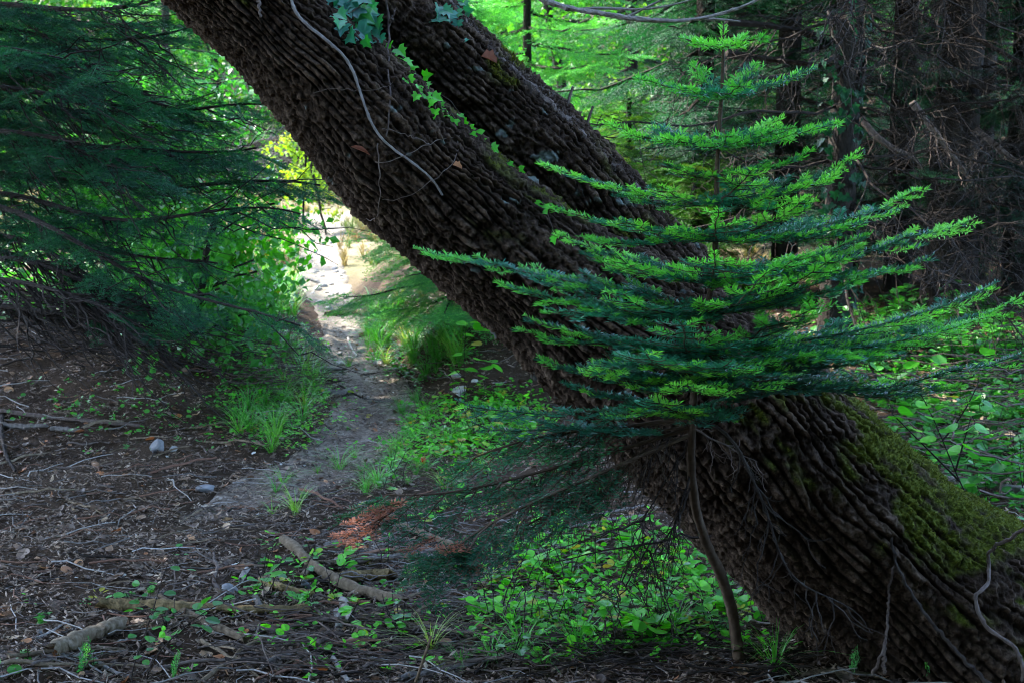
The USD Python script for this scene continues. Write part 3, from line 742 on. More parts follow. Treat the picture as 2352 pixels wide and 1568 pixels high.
# leader
br = Branch(); br.wood.add(tube(SP3[:4], .002, 5)); br.new.add(needle_set(SP3[:5][::-1], RNG(3), 700, .02, .0036, 50, lift=(-80, 85), up=np.array([0, 1.0, 0])))
put_branch(br)
TOP = dict(side=.36, L=.024, Wd=.0032, dens=760, lift=(-30, 58), sub=False, sp=.04, up_tip=.02, sag=.03)
for v0, u, v, dd, fr, kw in [
    (108, 1563, 91, .02, 1, dict(TOP, old=0, side=.0, sag=-.02)), (108, 1760, 92, -.02, 1, dict(TOP, old=0, side=0, sag=-.02)), (108, 1715, 84, .08, 1, dict(TOP, old=0, side=0)), (110, 1600, 100, -.09, 1, dict(TOP, old=0, side=0)), (110, 1690, 104, -.10, 1, dict(TOP, old=0, side=0)),
    (218, 1868, 160, -.03, 1, dict(TOP, r0=.003)), (218, 1470, 185, .02, 1, dict(TOP, r0=.003)), (216, 1590, 150, .07, 1, dict(TOP, side=.2)), (216, 1738, 148, .10, 1, dict(TOP, side=.2)), (220, 1575, 205, -.14, .9, dict(TOP)), (220, 1700, 200, -.17, .9, TOP),
    (332, 1925, 287, -.02, 1, dict(TOP, side=.36)), (332, 1388, 292, .02, .9, dict(TOP, side=.36)), (335, 1800, 300, -.16, .9, TOP), (335, 1520, 320, -.16, .9, TOP), (330, 1780, 278, .12, .8, TOP), (330, 1500, 290, .13, .7, TOP), (338, 1670, 318, -.25, 1, TOP),
    (400, 1860, 360, -.1, .8, dict(side=.35)), (405, 1530, 385, -.12, .7, dict(side=.35)),
    (470, 1976, 362, -.03, 1, dict(side=.36)), (470, 1946, 408, -.12, .9, dict(side=.34)), (465, 1240, 397, .06, .9, dict(side=.25, sag=.02)), (470, 1515, 440, -.18, .8, dict(side=.4)), (475, 1730, 400, -.2, .8, dict(side=.4)), (470, 1860, 465, -.2, 1, dict(side=.36)), (468, 1400, 440, .08, .6, {}), (470, 1760, 420, .15, .5, {}),
    (545, 2110, 457, .03, 1, dict(side=.33)), (545, 1262, 490, .04, .8, dict(side=.36)), (550, 1850, 470, -.22, 1, dict(side=.42)), (550, 1420, 520, -.16, .6, dict(side=.42)), (555, 1650, 500, -.33, .8, dict(side=.45)), (548, 2000, 520, -.1, .8, dict(side=.36)), (550, 1330, 560, -.08, .5, {}),
    (640, 2240, 530, .0, 1, dict(side=.3)), (640, 2145, 610, -.1, .7, dict(side=.33)), (640, 1285, 552, .05, .6, dict(side=.36)), (645, 1420, 605, -.25, 1, dict(side=.42)), (645, 1850, 605, -.32, 1, dict(side=.42)), (645, 1640, 600, -.40, .9, dict(side=.45)), (640, 1990, 560, .05, .6, {}), (650, 1350, 600, -.02, .4, {}),
    (720, 950, 603, .02, .9, dict(side=.27, sag=.0)), (720, 1140, 672, -.08, .8, dict(side=.33)), (715, 2030, 640, -.16, .6, dict(side=.36)), (720, 1920, 610, -.3, .7, dict(side=.4)), (725, 1420, 690, -.32, .4, dict(side=.42)), (730, 1760, 650, -.42, .6, dict(side=.45)), (725, 1250, 730, -.18, .3, {}),
    (800, 2350, 716, -.02, 1, dict(side=.3)), (795, 2292, 682, .1, .7, dict(side=.2)), (800, 2260, 762, -.12, .9, dict(side=.34)), (800, 1190, 778, -.05, .5, dict(side=.33)), (805, 1205, 745, .03, .4, dict(side=.33)), (810, 1890, 715, -.34, .9, dict(side=.4)), (810, 1560, 760, -.42, .4, dict(side=.45)), (805, 1380, 850, -.3, .5, dict(side=.45)), (800, 1680, 850, -.42, .4, dict(side=.5)),
    (860, 2345, 850, .05, .3, dict(side=.32)), (860, 2150, 800, -.1, .3, dict(side=.36)), (860, 1235, 838, -.1, .4, dict(side=.36)), (865, 1345, 870, -.3, .5, dict(side=.42)), (870, 1580, 900, -.4, .7, dict(side=.5)), (870, 1760, 880, -.36, .5, dict(side=.5)), (865, 1950, 900, -.2, .2, dict(side=.4)), (865, 1480, 830, -.45, .4, {}),
    (930, 1045, 945, .06, .1, dict(side=.22, bare=.25, droop=.5)), (935, 1450, 960, -.3, .3, dict(side=.45)), (930, 1650, 980, -.3, .2, dict(side=.45)), (935, 1800, 900, -.2, .1, {}), (930, 1300, 900, -.12, .2, dict(side=.36)), (940, 1510, 930, -.38, .3, {}),
    (965, 1085, 995, .05, .05, dict(side=.25, bare=.3, droop=.5)), (975, 1240, 985, -.06, .1, dict(side=.4, bare=.25)),
]:
    put_branch(fir_part(v0, u, v, dd, fr, **{**dict(side=.42, sp=.041, roll=_frng.normal(0, .07), droop=.05, sag=.03), **kw}))
# drooping lowest boughs, half bare, that reach over the seedlings to the left
for v0, pts, sprs in [(985, [(1430, 1030, 3.16), (1250, 1080, 3.12), (1060, 1125, 3.08), (890, 1135, 3.05)], 9), (1000, [(1440, 1060, 3.12), (1300, 1120, 3.05), (1130, 1200, 2.98), (1010, 1290, 2.92)], 7), (1000, [(1400, 1085, 3.2), (1280, 1165, 3.16), (1190, 1215, 3.14)], 5), (960, [(1360, 985, 3.2), (1210, 1010, 3.18), (1090, 1050, 3.17)], 7)]:
    P = spline(np.vstack([[stem_at(v0)], [pix(*p) for p in pts]]), 40)
    br = Branch(); br.wood.add(tube(P, np.linspace(.0055, .002, 40), 6))
    T = np.gradient(P, axis=0)
    for k in np.linspace(12, 39, sprs).astype(int):
        for sg in (1, -1):
            ax = nrm(T[k]); S = nrm(np.cross(ax, UP))
            d = nrm(ax * .72 + S * sg * .6 - UP * _frng.uniform(.1, .55)); l = _frng.uniform(.12, .26) * (1 - .3 * k / 40)
            fir_branch(P[k], P[k] + d * l, _frng, br, side=.5, sp=.035, fresh=.03, r0=.0022, droop=.35, dens=330, L=.019, Wd=.0030, bare=.15, sub=False)
    for k in range(40):                                     # thin dead twigs hanging below
        q = P[_frng.integers(4, 26)]; d = nrm([_frng.normal(-.15, .4), _frng.normal(0, .4), -1]); l = _frng.uniform(.06, .2)
        Q = crooked(q, q + d * l, _frng, 0, .12, 7); br.wood.add(tube(Q, np.linspace(.0015, .0007, 7), 3, caps=False))
    put_branch(br, 'drooping lower branch, bare near the stem', 'needle_deep', 'needle_mid')
# the green spray and the rust-red dead tips near the ground
br = Branch(); p0 = pix(1130, 1200, 2.98)
for u, v, d in [(935, 1282, 2.86), (920, 1335, 2.83), (1010, 1372, 2.82), (1085, 1335, 2.86), (975, 1300, 2.9), (1090, 1275, 2.94)]:
    fir_branch(pix(1075, 1265, 2.93), pix(u, v, d), _frng, br, side=.45, sp=.035, fresh=.02, r0=.002, droop=.1, dens=420, bare=.05)
br.wood.add(tube([p0, pix(1100, 1225, 2.95), pix(1075, 1265, 2.93)], .0025, 5))
put_branch(br, 'flat dark green spray hanging low over the sticks', 'needle_deep', 'needle_mid')
br = Branch()
for a, b in [((905, 1170, 3.03), (765, 1235, 2.98)), ((890, 1180, 3.03), (800, 1255, 2.96)), ((930, 1150, 3.04), (830, 1190, 3.0)), ((1000, 1232, 2.97), (925, 1268, 2.93)), ((1075, 1250, 2.94), (1005, 1262, 2.9)), ((1100, 1262, 2.94), (1080, 1310, 2.9)), ((880, 1165, 3.03), (800, 1205, 2.99))]:
    fir_branch(pix(*a), pix(*b), _frng, br, side=.45, sp=.03, fresh=0, r0=.0018, droop=.15, dens=420, L=.018, Wd=.003, bare=0)
br.wood.add(tube([pix(960, 1128, 3.06), pix(930, 1150, 3.04), pix(880, 1165, 3.03)], .002, 4))
put_branch(br, 'dead rust-red branch tips', 'needle_rust')
# dead lower branches with fine twigs in front of the trunk
mb = MB(); rng = RNG(41)
DL = [(1605, 968, 3.18), (1682, 1012, 3.16), (1722, 1085, 3.15), (1762, 1180, 3.15), (1800, 1290, 3.17), (1842, 1340, 3.2), (1905, 1372, 3.22), (1992, 1442, 3.26)]
P = spline([pix(*p) for p in DL], 50); mb.add(rough_stick(P, np.linspace(.0042, .0012, 50), rng, 120, 8, 1.2))
for k in range(24):
    i = rng.integers(8, 49); sg = rng.choice([-1, 1]); d = nrm(nrm(P[min(i + 1, 49)] - P[i - 1]) * .5 + np.array([sg * rng.uniform(.2, .9), rng.normal(-.1, .4), -rng.uniform(.2, .8)])); l = rng.uniform(.05, .17)
    Q = crooked(P[i], P[i] + d * l, rng, .1, .1, 8); mb.add(tube(Q, np.linspace(.0022, .0009, 8), 4, caps=False))
    for _ in range(2):
        j = rng.integers(2, 7); Q2 = crooked(Q[j], Q[j] + nrm(d + rng.normal(0, .6, 3)) * l * .5, rng, .1, .1, 5); mb.add(tube(Q2, .0009, 3, caps=False))
w = obj('dead_branch', mb.get(), 'twig_dark', FIR, label='long forking dead branch hanging down the trunk')
for s in (0, 1, 3, 4, 6):
    mb = MB(); v0 = [960, 1000, 1040, 1080, 985, 1050, 1120][s]
    p0 = stem_at(v0); tgt = [(1420, 1120), (1450, 1250), (1385, 1200), (1520, 1300), (1740, 1060), (1850, 1090), (1480, 1330)][s]
    dead_bough(p0, pix(*tgt, 3.22 if s != 5 else 3.2), rng, .0034, 13, .14, .0, .5, 4, .05, mb)
    obj('dead_branch', mb.get(), 'twig_dark' if s in (0, 1, 2, 3, 6) else 'twig', FIR)
# thin bare branchlets under the trunk, seen against the seedlings
mb = MB()
for pts in [[(1640, 1232), (1500, 1240), (1475, 1245), (1360, 1270), (1270, 1290)], [(1475, 1245), (1490, 1180), (1500, 1160)], [(1500, 1235), (1470, 1290), (1430, 1360), (1395, 1410)], [(1475, 1245), (1505, 1300), (1530, 1370), (1545, 1450)], [(1480, 1190), (1420, 1215), (1340, 1235), (1290, 1258)], [(1475, 1245), (1440, 1300), (1420, 1380), (1425, 1440)], [(1395, 1410), (1380, 1460), (1350, 1500)]]:
    Q = spline([pix(u, v, 3.42) for u, v in pts], 16) + rng.normal(0, .004, (16, 3)); mb.add(tube(Q, np.linspace(.0035, .0014, 16), 4))
    for _ in range(9):
        i = rng.integers(2, 15); d = nrm([rng.normal(0, .7), rng.normal(0, .4), rng.normal(-.5, .5)]); l = rng.uniform(.04, .14); mb.add(tube(crooked(Q[i], Q[i] + d * l, rng, .05, .1, 6), np.linspace(.0015, .0007, 6), 3, caps=False))
obj('dead_branch', mb.get(), 'twig_dark', FIR, label='black leafless branchlets below the trunk')

# ------------------------------------------------------------------ things on the leaning tree
mb = MB(); rng = RNG(8)
Q = spline([on_trunk(u, v, l) for u, v, l in [(668, -20, .03), (720, 70, .022), (790, 130, .018), (830, 220, .015), (870, 310, .015), (930, 362, .012), (1015, 448, .004)]], 40)
mb.add(rough_stick(Q, np.linspace(.0045, .0028, 40), rng, 120, 10, 1.3))
obj('fallen_branch', mb.get(), 'twig_grey', kind=None, label='grey lichen-crusted branch propped along the upper leaning trunk', category='branch')
VT = [('thin pale forked twig lying across the leaning trunk', 'twig', .0013, [[(862, 372), (925, 360), (985, 330), (1040, 315), (1088, 312)], [(985, 330), (960, 318), (880, 298)], [(1052, 318), (1045, 365), (1030, 385), (1005, 405), (965, 435), (880, 460)]], 1, .014),
      ('straight brown bare shoot climbing the upper trunk from its top', 'twig', .0034, [[(888, -10), (893, 60), (893, 150), (897, 240), (888, 315)], [(893, 60), (910, 22)]], 1, .016),
      ('thin hooked brown stem hanging on the trunk underside', 'twig', .0018, [[(868, 330), (872, 400), (872, 470), (868, 492), (835, 500)]], 1, .016),
      ('long bowed thin twig beside the ivy on the trunk', 'twig', .0013, [[(900, 178), (960, 185), (1010, 215), (1050, 250), (1058, 272)], [(720, 214), (800, 205), (870, 205), (905, 190)]], 1, .016),
      ('short broken stub of stick against the top of the trunk', 'twig', .005, [[(592, -20), (600, 40)]], 1, .016)]
for lb, m_, r_, lines, wh, lf in VT:
    mb = MB()
    for L_ in lines:
        Q = spline([on_trunk(u, v, lf, wh) for u, v in L_], 18); mb.add(rough_stick(Q + RNG(7).normal(0, .002, Q.shape), np.linspace(r_, r_ * .55, 18), RNG(9), 60, 6, 1.2))
    obj('bare_twig', mb.get(), m_, label=lb, category='twig')
for lb, pts in [('bare upright shoot on the ridge of the rear stem, topmost', [(1302, 248), (1308, 225), (1316, 200)]), ('tallest bare upright shoot on the ridge of the rear stem', [(1340, 318), (1350, 280), (1362, 245)]), ('bare upright shoot on the rear stem just above the fir branch', [(1408, 402), (1414, 375), (1420, 355)])]:
    obj('bare_shoot', tube(spline([pix(u, v, 3.86) for u, v in pts], 8), np.linspace(.0065, .004, 8), 6, .1, RNG(3)), 'twig', label=lb, category='shoot')
# dead ivy root, hairy, along the ridge of the rear stem
mb = MB(); hb = MB()
Q = spline([on_trunk(u, v, .012, 2) + np.array([.0, 0, .0]) for u, v in [(1005, -30), (1060, 45), (1120, 110), (1190, 175), (1250, 228), (1330, 305), (1410, 385), (1500, 470)]], 120)
Q += rng.normal(0, .002, Q.shape); mb.add(tube(Q, .011 + .003 * np.sin(np.arange(120) * .7), 8, .25, rng))
for _ in range(3800):
    q = Q[rng.integers(0, 119)] + rng.normal(0, .012, 3); d = nrm(rng.normal(0, 1, 3) + [0, -.5, 0]) * rng.uniform(.008, .022); s_ = nrm(np.cross(d, rng.normal(0, 1, 3))) * .0008
    hb.add((np.array([q - s_, q + s_, q + d]), [[0, 1, 2]]))
iv = thing('ivy_root', 'old hairy brown ivy stem along the ridge of the rear stem', 'ivy')
obj('root', mb.get(), 'twig', iv); obj('rootlets', hb.get(), 'twig', iv, kind='stuff')


def ivy(label, stem_px, leaves, which, matname, seed):
    rng = RNG(seed); t = thing('ivy_vine', label, 'ivy')
    Q = spline([on_trunk(u, v, .012, which) for u, v in stem_px], 30); obj('stem', tube(Q, .0022, 5), 'twig', t)
    for u, v, s in leaves:
        p = on_trunk(u, v, rng.uniform(.03, .055), which); d = nrm([rng.normal(.1, .5), -.35, rng.normal(-.6, .35)])
        k = np.argmin(((Q - p) ** 2).sum(1)); L_ = obj('leaf', leaf_at('ivy', p, d, nrm([rng.normal(0, .5), -1, rng.uniform(.1, 1.3)]), s * 3.5 / F * rng.uniform(.85, 1.3), 1.6), matname, t)
        obj('stalk', tube([Q[k], (Q[k] + p) / 2 + [0, -.008, 0], p], .0009, 3), 'twig', L_)


ivy('large dark blue-green ivy leaves at the top of the front stem', [(745, -20), (790, 40), (830, 80), (880, 100)], [(760, 5, 40), (785, 12, 42), (808, 20, 46), (800, 40, 50), (830, 12, 44), (815, 62, 46), (838, 45, 38), (850, 70, 36), (772, 28, 34), (848, 22, 36), (865, 60, 34), (800, 75, 40), (752, -8, 46), (793, -5, 44), (823, -12, 46), (842, 8, 40), (868, 38, 36), (780, 45, 36), (820, 28, 44), (872, 80, 30), (835, 88, 30), (858, 92, 28), (790, 55, 30)], 1, 'leaf_ivy', 1)
ivy('trail of bright green ivy leaves down the cleft between both stems', [(880, 90), (940, 150), (1000, 225), (1090, 300), (1180, 385), (1250, 470)], [(895, 98, 34), (912, 110, 38), (938, 152, 34), (952, 150, 28), (970, 178, 36), (975, 190, 28), (935, 175, 26), (960, 215, 24), (990, 222, 28), (985, 240, 26), (1010, 235, 28), (1030, 262, 24), (1060, 278, 28), (1075, 290, 34), (1092, 298, 40), (1110, 318, 26), (905, 125, 30), (925, 135, 28), (948, 168, 26), (962, 196, 24), (978, 212, 26), (1000, 250, 24), (1018, 248, 24), (1045, 272, 24), (1055, 262, 22), (1080, 305, 24), (1125, 335, 24), (1140, 352, 32), (1165, 372, 24), (1186, 384, 38), (1250, 466, 38), (1275, 540, 24)], 1, 'leaf_ivy_light', 2)
ivy('dark ivy leaves on the top edge of the rear stem', [(1010, -20), (1040, 30), (1060, 70), (1100, 130)], [(1020, 0, 40), (1008, 12, 40), (1052, -8, 40), (1035, 22, 38), (1066, 30, 30), (1042, 8, 36), (1030, 42, 44), (1052, 45, 32), (1062, 5, 32), (1048, 20, 36), (1075, 90, 18), (1015, 22, 30)], 2, 'leaf_ivy', 3)
for k, (u, v, s, w_) in enumerate([(805, 335, 52, 1), (1105, 128, 44, 2), (1040, 378, 24, 1), (865, 95, 26, 1)]):
    lb = ['rust-brown curled leaf caught on the front stem bark', 'brown dead leaf caught on the rear stem near the ivy', 'small pale dead leaf hanging from a twig on the trunk', 'small reddish dead leaf below the ivy cluster'][k]
    obj('caught_leaf', leaf_at('lance' if k == 0 else 'lobed', on_trunk(u, v, .026, w_), nrm([1, -.2, -.35]), nrm([.3, -.75, .9]), s * 3.4 / F, 4), 'needle_rust' if k < 2 else 'dead_leaf', label=lb, category='leaf')
# branch that hangs in at the top
mb = MB(); Q = spline([pix(u, v, 2.9) for u, v in [(1180, -60), (1250, 0), (1380, 32), (1500, 47), (1600, 44), (1680, 25), (1760, -10)]], 50); mb.add(rough_stick(Q, np.linspace(.0075, .003, 50), rng, 140, 10, 1.4))
for pts in [[(1340, 22), (1400, 20), (1470, 22), (1560, 8), (1620, -10)], [(1440, 40), (1480, 20), (1520, 0), (1560, -20)], [(1600, 44), (1650, 45), (1700, 50)]]:
    mb.add(tube(spline([pix(u, v, 2.92) for u, v in pts], 20), np.linspace(.004, .0018, 20), 6, .12, rng))
obj('overhanging_branch', mb.get(), 'twig_grey', label='bare grey forked branch hanging across the top above the fir', category='branch')
# branches leaning against the foot of the trunk
for lb, m_, r_, lines in [
    ('grey-brown knotty branch leaning down the trunk foot', 'twig_dark', .0055, [[(2048, 1238), (2060, 1294), (2115, 1394), (2200, 1499), (2280, 1575)]]),
    ('pale crooked barkless branch at the right of the trunk foot', 'twig', .0062, [[(2400, 1150), (2310, 1240), (2270, 1290), (2268, 1340), (2242, 1372), (2258, 1424), (2299, 1462), (2346, 1560)]]),
    ('thin straight brown twig standing against the trunk foot', 'twig', .004, [[(2052, 1300), (2040, 1400), (2033, 1470), (2005, 1545)], [(2033, 1470), (2030, 1545)]])]:
    mb = MB()
    for L_ in lines:
        n_ = len(L_); Q = spline([on_trunk(u, v, .03) if v < 1430 and u < 2290 else pix(u, v, 3.42) for u, v in L_], 40) + rng.normal(0, .0016, (40, 3)); mb.add(rough_stick(Q, np.linspace(r_ * .65, r_ * .9, 40), rng, 120, 12, 1.4))
    obj('leaning_stick', mb.get(), m_, label=lb, category='stick')

# ------------------------------------------------------------------ the big dark fir at the left
LF = thing('fir_tree', 'large dark fir whose boughs sweep in from the left over the path', 'fir tree')
rng = RNG(91); LB = np.array([-4.15, 6.6, float(h_soft(-4.15, 6.6))])
trk = np.array([LB + [0, 0, z] for z in np.linspace(-.3, 15, 30)])
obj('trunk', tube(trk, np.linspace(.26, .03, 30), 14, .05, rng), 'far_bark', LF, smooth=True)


def lf_bough(pts, r0, reach, gap=.16, keep=.85, t0=.25, droop=.35, twigs=26, depth=None):
    P = spline([pix(*p) for p in pts], 40)
    P = np.vstack([np.linspace([LB[0], LB[1], P[0, 2] + .25], P[0], 8)[:-1], P])
    mb = MB(); mb.add(tube(P, np.linspace(r0, r0 * .22, len(P)), 6))
    for k in range(twigs):
        i = rng.integers(8, len(P) - 4); d = nrm(nrm(P[i + 1] - P[i]) * .8 + np.array([0, rng.normal(0, .6), rng.normal(-.3, .3)])); l = rng.uniform(.2, .6)
        Q = crooked(P[i], P[i] + d * l, rng, .05, .08, 8); mb.add(tube(Q, np.linspace(.0045, .0012, 8), 3, caps=False))
    b = obj('bough', mb.get(), 'twig_dark', LF)
    po, Yd, Zu, sc = leafy_bough(P, rng, gap, reach, droop, keep, t0)
    if len(po):
        scatter('needles', b, SP_DARK, po, Yd, Zu, np.array(sc) * .85, rng.integers(0, 3, len(po)))


for pts, r0, reach, kw in [
    ([(-20, 400, 6.3), (200, 420, 6.0), (390, 430, 5.8), (560, 418, 5.6), (735, 426, 5.4)], .02, .55, dict(t0=.45)),
    ([(-20, 445, 5.9), (150, 480, 5.6), (270, 505, 5.4), (420, 495, 5.2), (560, 478, 5.1), (690, 492, 5.0)], .016, .6, dict(t0=.35)),
    ([(-20, 470, 5.5), (100, 515, 5.2), (200, 570, 5.0), (330, 640, 4.9), (480, 690, 4.8), (690, 748, 4.75)], .015, .36, dict(t0=.55, gap=.11)),
    ([(-20, 540, 5.6), (150, 600, 5.3), (300, 690, 5.1), (420, 740, 5.0)], .013, .4, dict(t0=.6)),
    ([(-20, 600, 5.4), (130, 620, 5.2), (300, 690, 5.1), (400, 720, 5.0)], .015, .3, dict(t0=.9)),
    ([(-20, 660, 5.3), (140, 690, 5.1), (320, 740, 5.0)], .012, .3, dict(t0=.95)),
    ([(-20, 520, 6.2), (200, 560, 6.0), (330, 590, 5.8), (430, 598, 5.7), (500, 605, 5.6)], .016, .4, dict(t0=.5)),
    ([(-20, 330, 6.0), (170, 335, 5.8), (330, 345, 5.6), (480, 350, 5.5), (590, 340, 5.4)], .02, 1.0, dict(t0=.25, gap=.12)),
    ([(-20, 250, 6.2), (170, 255, 6.0), (350, 262, 5.9), (500, 245, 5.8), (600, 240, 5.7)], .02, 1.0, dict(t0=.25, gap=.12)),
    ([(-20, 140, 6.2), (170, 185, 6.0), (330, 230, 5.9), (470, 265, 5.8)], .02, 1.0, dict(t0=.2, gap=.12)),
    ([(-20, 60, 6.0), (170, 90, 5.8), (300, 90, 5.7), (430, 65, 5.6)], .018, 1.0, dict(t0=.2, gap=.12)),
    ([(-20, 10, 5.6), (120, 20, 5.5), (260, 20, 5.4), (380, -10, 5.3)], .018, .8, dict(t0=.2, gap=.12)),
    ([(-20, 200, 5.2), (100, 215, 5.1), (220, 235, 5.0), (330, 250, 4.95)], .016, .7, dict(t0=.2, gap=.12)),
    ([(-20, 300, 5.0), (80, 310, 4.9), (180, 330, 4.85), (300, 380, 4.8)], .014, .65, dict(t0=.3, gap=.12)),
    ([(-20, 110, 4.9), (60, 120, 4.8), (160, 140, 4.75), (250, 150, 4.7)], .014, .65, dict(t0=.2, gap=.12)),
    ([(-20, 100, 7.2), (150, 110, 7.1), (300, 130, 7.0), (400, 150, 6.9)], .018, 1.0, dict(t0=.15, gap=.13)),
    ([(-20, 180, 7.0), (130, 190, 6.9), (260, 200, 6.8), (360, 215, 6.7)], .018, 1.0, dict(t0=.15, gap=.13)),
    ([(-20, 30, 6.6), (120, 45, 6.5), (240, 60, 6.4), (350, 50, 6.3)], .018, 1.0, dict(t0=.15, gap=.13)),
    ([(-20, 280, 7.0), (150, 300, 6.9), (300, 310, 6.8), (420, 300, 6.7)], .018, 1.0, dict(t0=.15, gap=.13)),
    ([(-20, 640, 5.0), (100, 660, 4.9), (220, 700, 4.8), (340, 760, 4.7)], .012, .25, dict(t0=.9, twigs=60)),
    ([(-20, 700, 5.2), (120, 720, 5.1), (260, 750, 5.0), (400, 790, 4.95)], .012, .25, dict(t0=.9, twigs=60)),
    ([(-20, 575, 5.9), (120, 610, 5.7), (260, 660, 5.6), (420, 720, 5.5)], .012, .25, dict(t0=.9, twigs=60)),
    ([(-20, 370, 6.8), (200, 380, 6.8), (400, 380, 6.7), (560, 370, 6.6)], .018, 1.0, dict(t0=.3, gap=.12)),
]:
    lf_bough(pts, r0, reach, **kw)
# the crowns above the picture, which shade the foreground


def high_crown(t, base, z0, z1, rad, n, seed, sprays=9, size=1.0):
    rng = RNG(seed); mb = MB(); po, Yd, Zu = [], [], []
    for k in range(n):
        z = z0 + (z1 - z0) * (k + rng.random()) / n; l = rad * max(.05, 1 - (z - z0) / (z1 - z0 + 1)) ** .75 * rng.uniform(.8, 1.1); az = k * 2.4
        p0 = np.asarray(base, float) + [0, 0, z]; P = crooked(p0, p0 + [math.cos(az) * l, math.sin(az) * l, -.12 * l], rng, .06, .03, 8); mb.add(tube(P, np.linspace(.025, .006, 8), 4))
        for x in np.linspace(1.5, 7, sprays):
            q = np.array([np.interp(x, np.arange(8), P[:, c]) for c in range(3)]); po.append(q + rng.normal(0, .18, 3) * [1, 1, .5]); Yd.append(nrm([math.cos(az) + rng.normal(0, .6), math.sin(az) + rng.normal(0, .6), -.2])); Zu.append(nrm(UP + rng.normal(0, .2, 3)))
    c = obj('crown', mb.get(), 'twig_dark', t)
    scatter('needles', c, SP_FAR, po, Yd, Zu, size * rng.uniform(.8, 1.3, len(po)), rng.integers(0, 3, len(po)))


high_crown(LF, LB, 3.2, 14.7, 3.4, 60, 5)
for k, (x, y) in enumerate([(-6.6, 9.9), (-5.6, 3.4), (-4.2, -2.6), (-.6, -4.6), (3.2, -3.4), (6.6, -.4)]):
    b = np.array([x, y, float(h_soft(x, y))]); t = thing('fir_tree', ['dark fir outside the picture at left, farther up the path', 'dark fir outside the picture at left, nearer the viewer', 'dark fir behind the viewer at left', 'dark fir right behind the viewer', 'dark fir behind the viewer at right', 'dark fir beside the viewer at far right'][k], 'fir tree', b)
    obj('trunk', tube([(0, 0, -.3), (0, 0, 5), (0, 0, 18 if k == 0 else 15)], [.26, .2, .03], 12), 'far_bark', t, smooth=True)
    high_crown(t, (0, 0, 0), (4.5, 3.3, .4, .4, .4, .4)[k], 19 if k == 0 else 14.7, (2.6, 3.0, 3.5, 3.5, 3.5, 3.5)[k], 64, 6 + k, 9, 1.0 if k < 2 else 1.4)

# ------------------------------------------------------------------ dark firs with dead branches at the right
def bare_fir(label, u, v, r, seed, H, limbs, ntw, crown=True, ivy_on=False):
    b = gnd(u, v); rng = RNG(seed); t = thing('fir_tree', label, 'fir tree', b)
    P = np.array([(.02 * z * math.sin(z + seed), 0, z) for z in np.linspace(-.3, H, 40)])
    R = np.linspace(r * 1.12, .02, 40); R[:4] *= [1.35, 1.2, 1.1, 1.03]
    obj('trunk', tube(P, R, 18, .07, rng), 'far_bark', t, smooth=True)
    d0 = (b - EYE) @ FWD
    for (pts, r0, m_) in limbs:
        mb = MB(); Q = spline([pix(uu, vv, d0 + dd) - b for uu, vv, dd in pts], 20); mb.add(tube(Q, np.linspace(r0, r0 * .5, 20), 6, .1, rng))
        for _ in range(14):
            i = rng.integers(3, 19); d = nrm(rng.normal(0, 1, 3) + [0, -.2, -.4]); mb.add(tube(crooked(Q[i], Q[i] + d * rng.uniform(.1, .5), rng, .08, .1, 7), np.linspace(.005, .0016, 7), 3, caps=False))
        obj('limb', mb.get(), m_, t)
    for k in range(ntw):
        z = rng.uniform(.6, 4.2); az = rng.uniform(math.pi * .95, math.pi * 2.05) if k % 4 else rng.uniform(0, 6.28); l = rng.uniform(.7, 2.2)
        p0 = np.array([0, 0, z]); p1 = p0 + [math.cos(az) * l, math.sin(az) * l, rng.uniform(-.55, .15) * l]
        mb, _ = dead_bough(p0, p1, rng, .010, 32, .6, .03, .25, 4, .06)
        obj('limb', mb.get(), 'twig_dark', t)
    if crown:
        high_crown(t, (0, 0, 0), 3.5, H, 2.6, 34, seed + 50, 8)
    if ivy_on:
        mb = MB()
        for _ in range(420):
            z = rng.uniform(.1, 4); a = rng.uniform(-2.8, .2); p = np.array([math.cos(a) * (r + .05), math.sin(a) * (r + .05), z]) + rng.normal(0, .02, 3)
            mb.add(leaf_at('ivy', p, nrm([rng.normal(0, .4), 0, -1]), nrm([math.cos(a), math.sin(a), .4]), rng.uniform(.03, .06)))
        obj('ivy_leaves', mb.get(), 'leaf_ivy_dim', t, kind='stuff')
    return t


bare_fir('thick mossy-barked dark fir trunk behind the young fir tips at right', 2180, 705, .15, 5, 13,
         [([(2094, 236, -.9), (2160, 320, -.8), (2234, 420, -.5)], .024, 'twig'), ([(1978, 271, -.5), (2060, 345, -.5), (2112, 381, -.3), (2116, 412, -.2)], .024, 'twig'), ([(2240, 296, -.3), (2300, 345, -.4), (2370, 400, -.5)], .024, 'twig'), ([(2225, 455, -.1), (2280, 430, -.1), (2330, 395, -.1)], .028, 'twig'),
          ([(2180, 60, -.3), (2300, 120, -.6), (2420, 190, -.8)], .02, 'twig_dark'), ([(2180, 170, -.3), (2290, 210, -.4), (2420, 200, -.6)], .02, 'twig_dark'), ([(2200, 330, 0), (2290, 335, .1), (2420, 330, .2)], .022, 'twig_dark'), ([(2190, 570, -.1), (2290, 600, -.2), (2420, 610, -.4)], .014, 'twig_dark')], 46)
bare_fir('slender dark fir trunk wrapped in ivy behind the young fir', 1915, 815, .085, 6, 11,
         [([(1668, 52, -.2), (1780, 62, -.1), (1890, 85, 0)], .024, 'twig_dark'), ([(1668, 122, -.1), (1780, 138, 0), (1890, 152, 0)], .024, 'twig_dark'), ([(1915, 130, 0), (1820, 170, -.3), (1690, 180, -.5)], .015, 'twig_dark'), ([(1960, 30, -.1), (1985, 110, -.2), (1975, 210, -.3)], .02, 'twig_dark')], 40, ivy_on=True)
rngb = RNG(300)
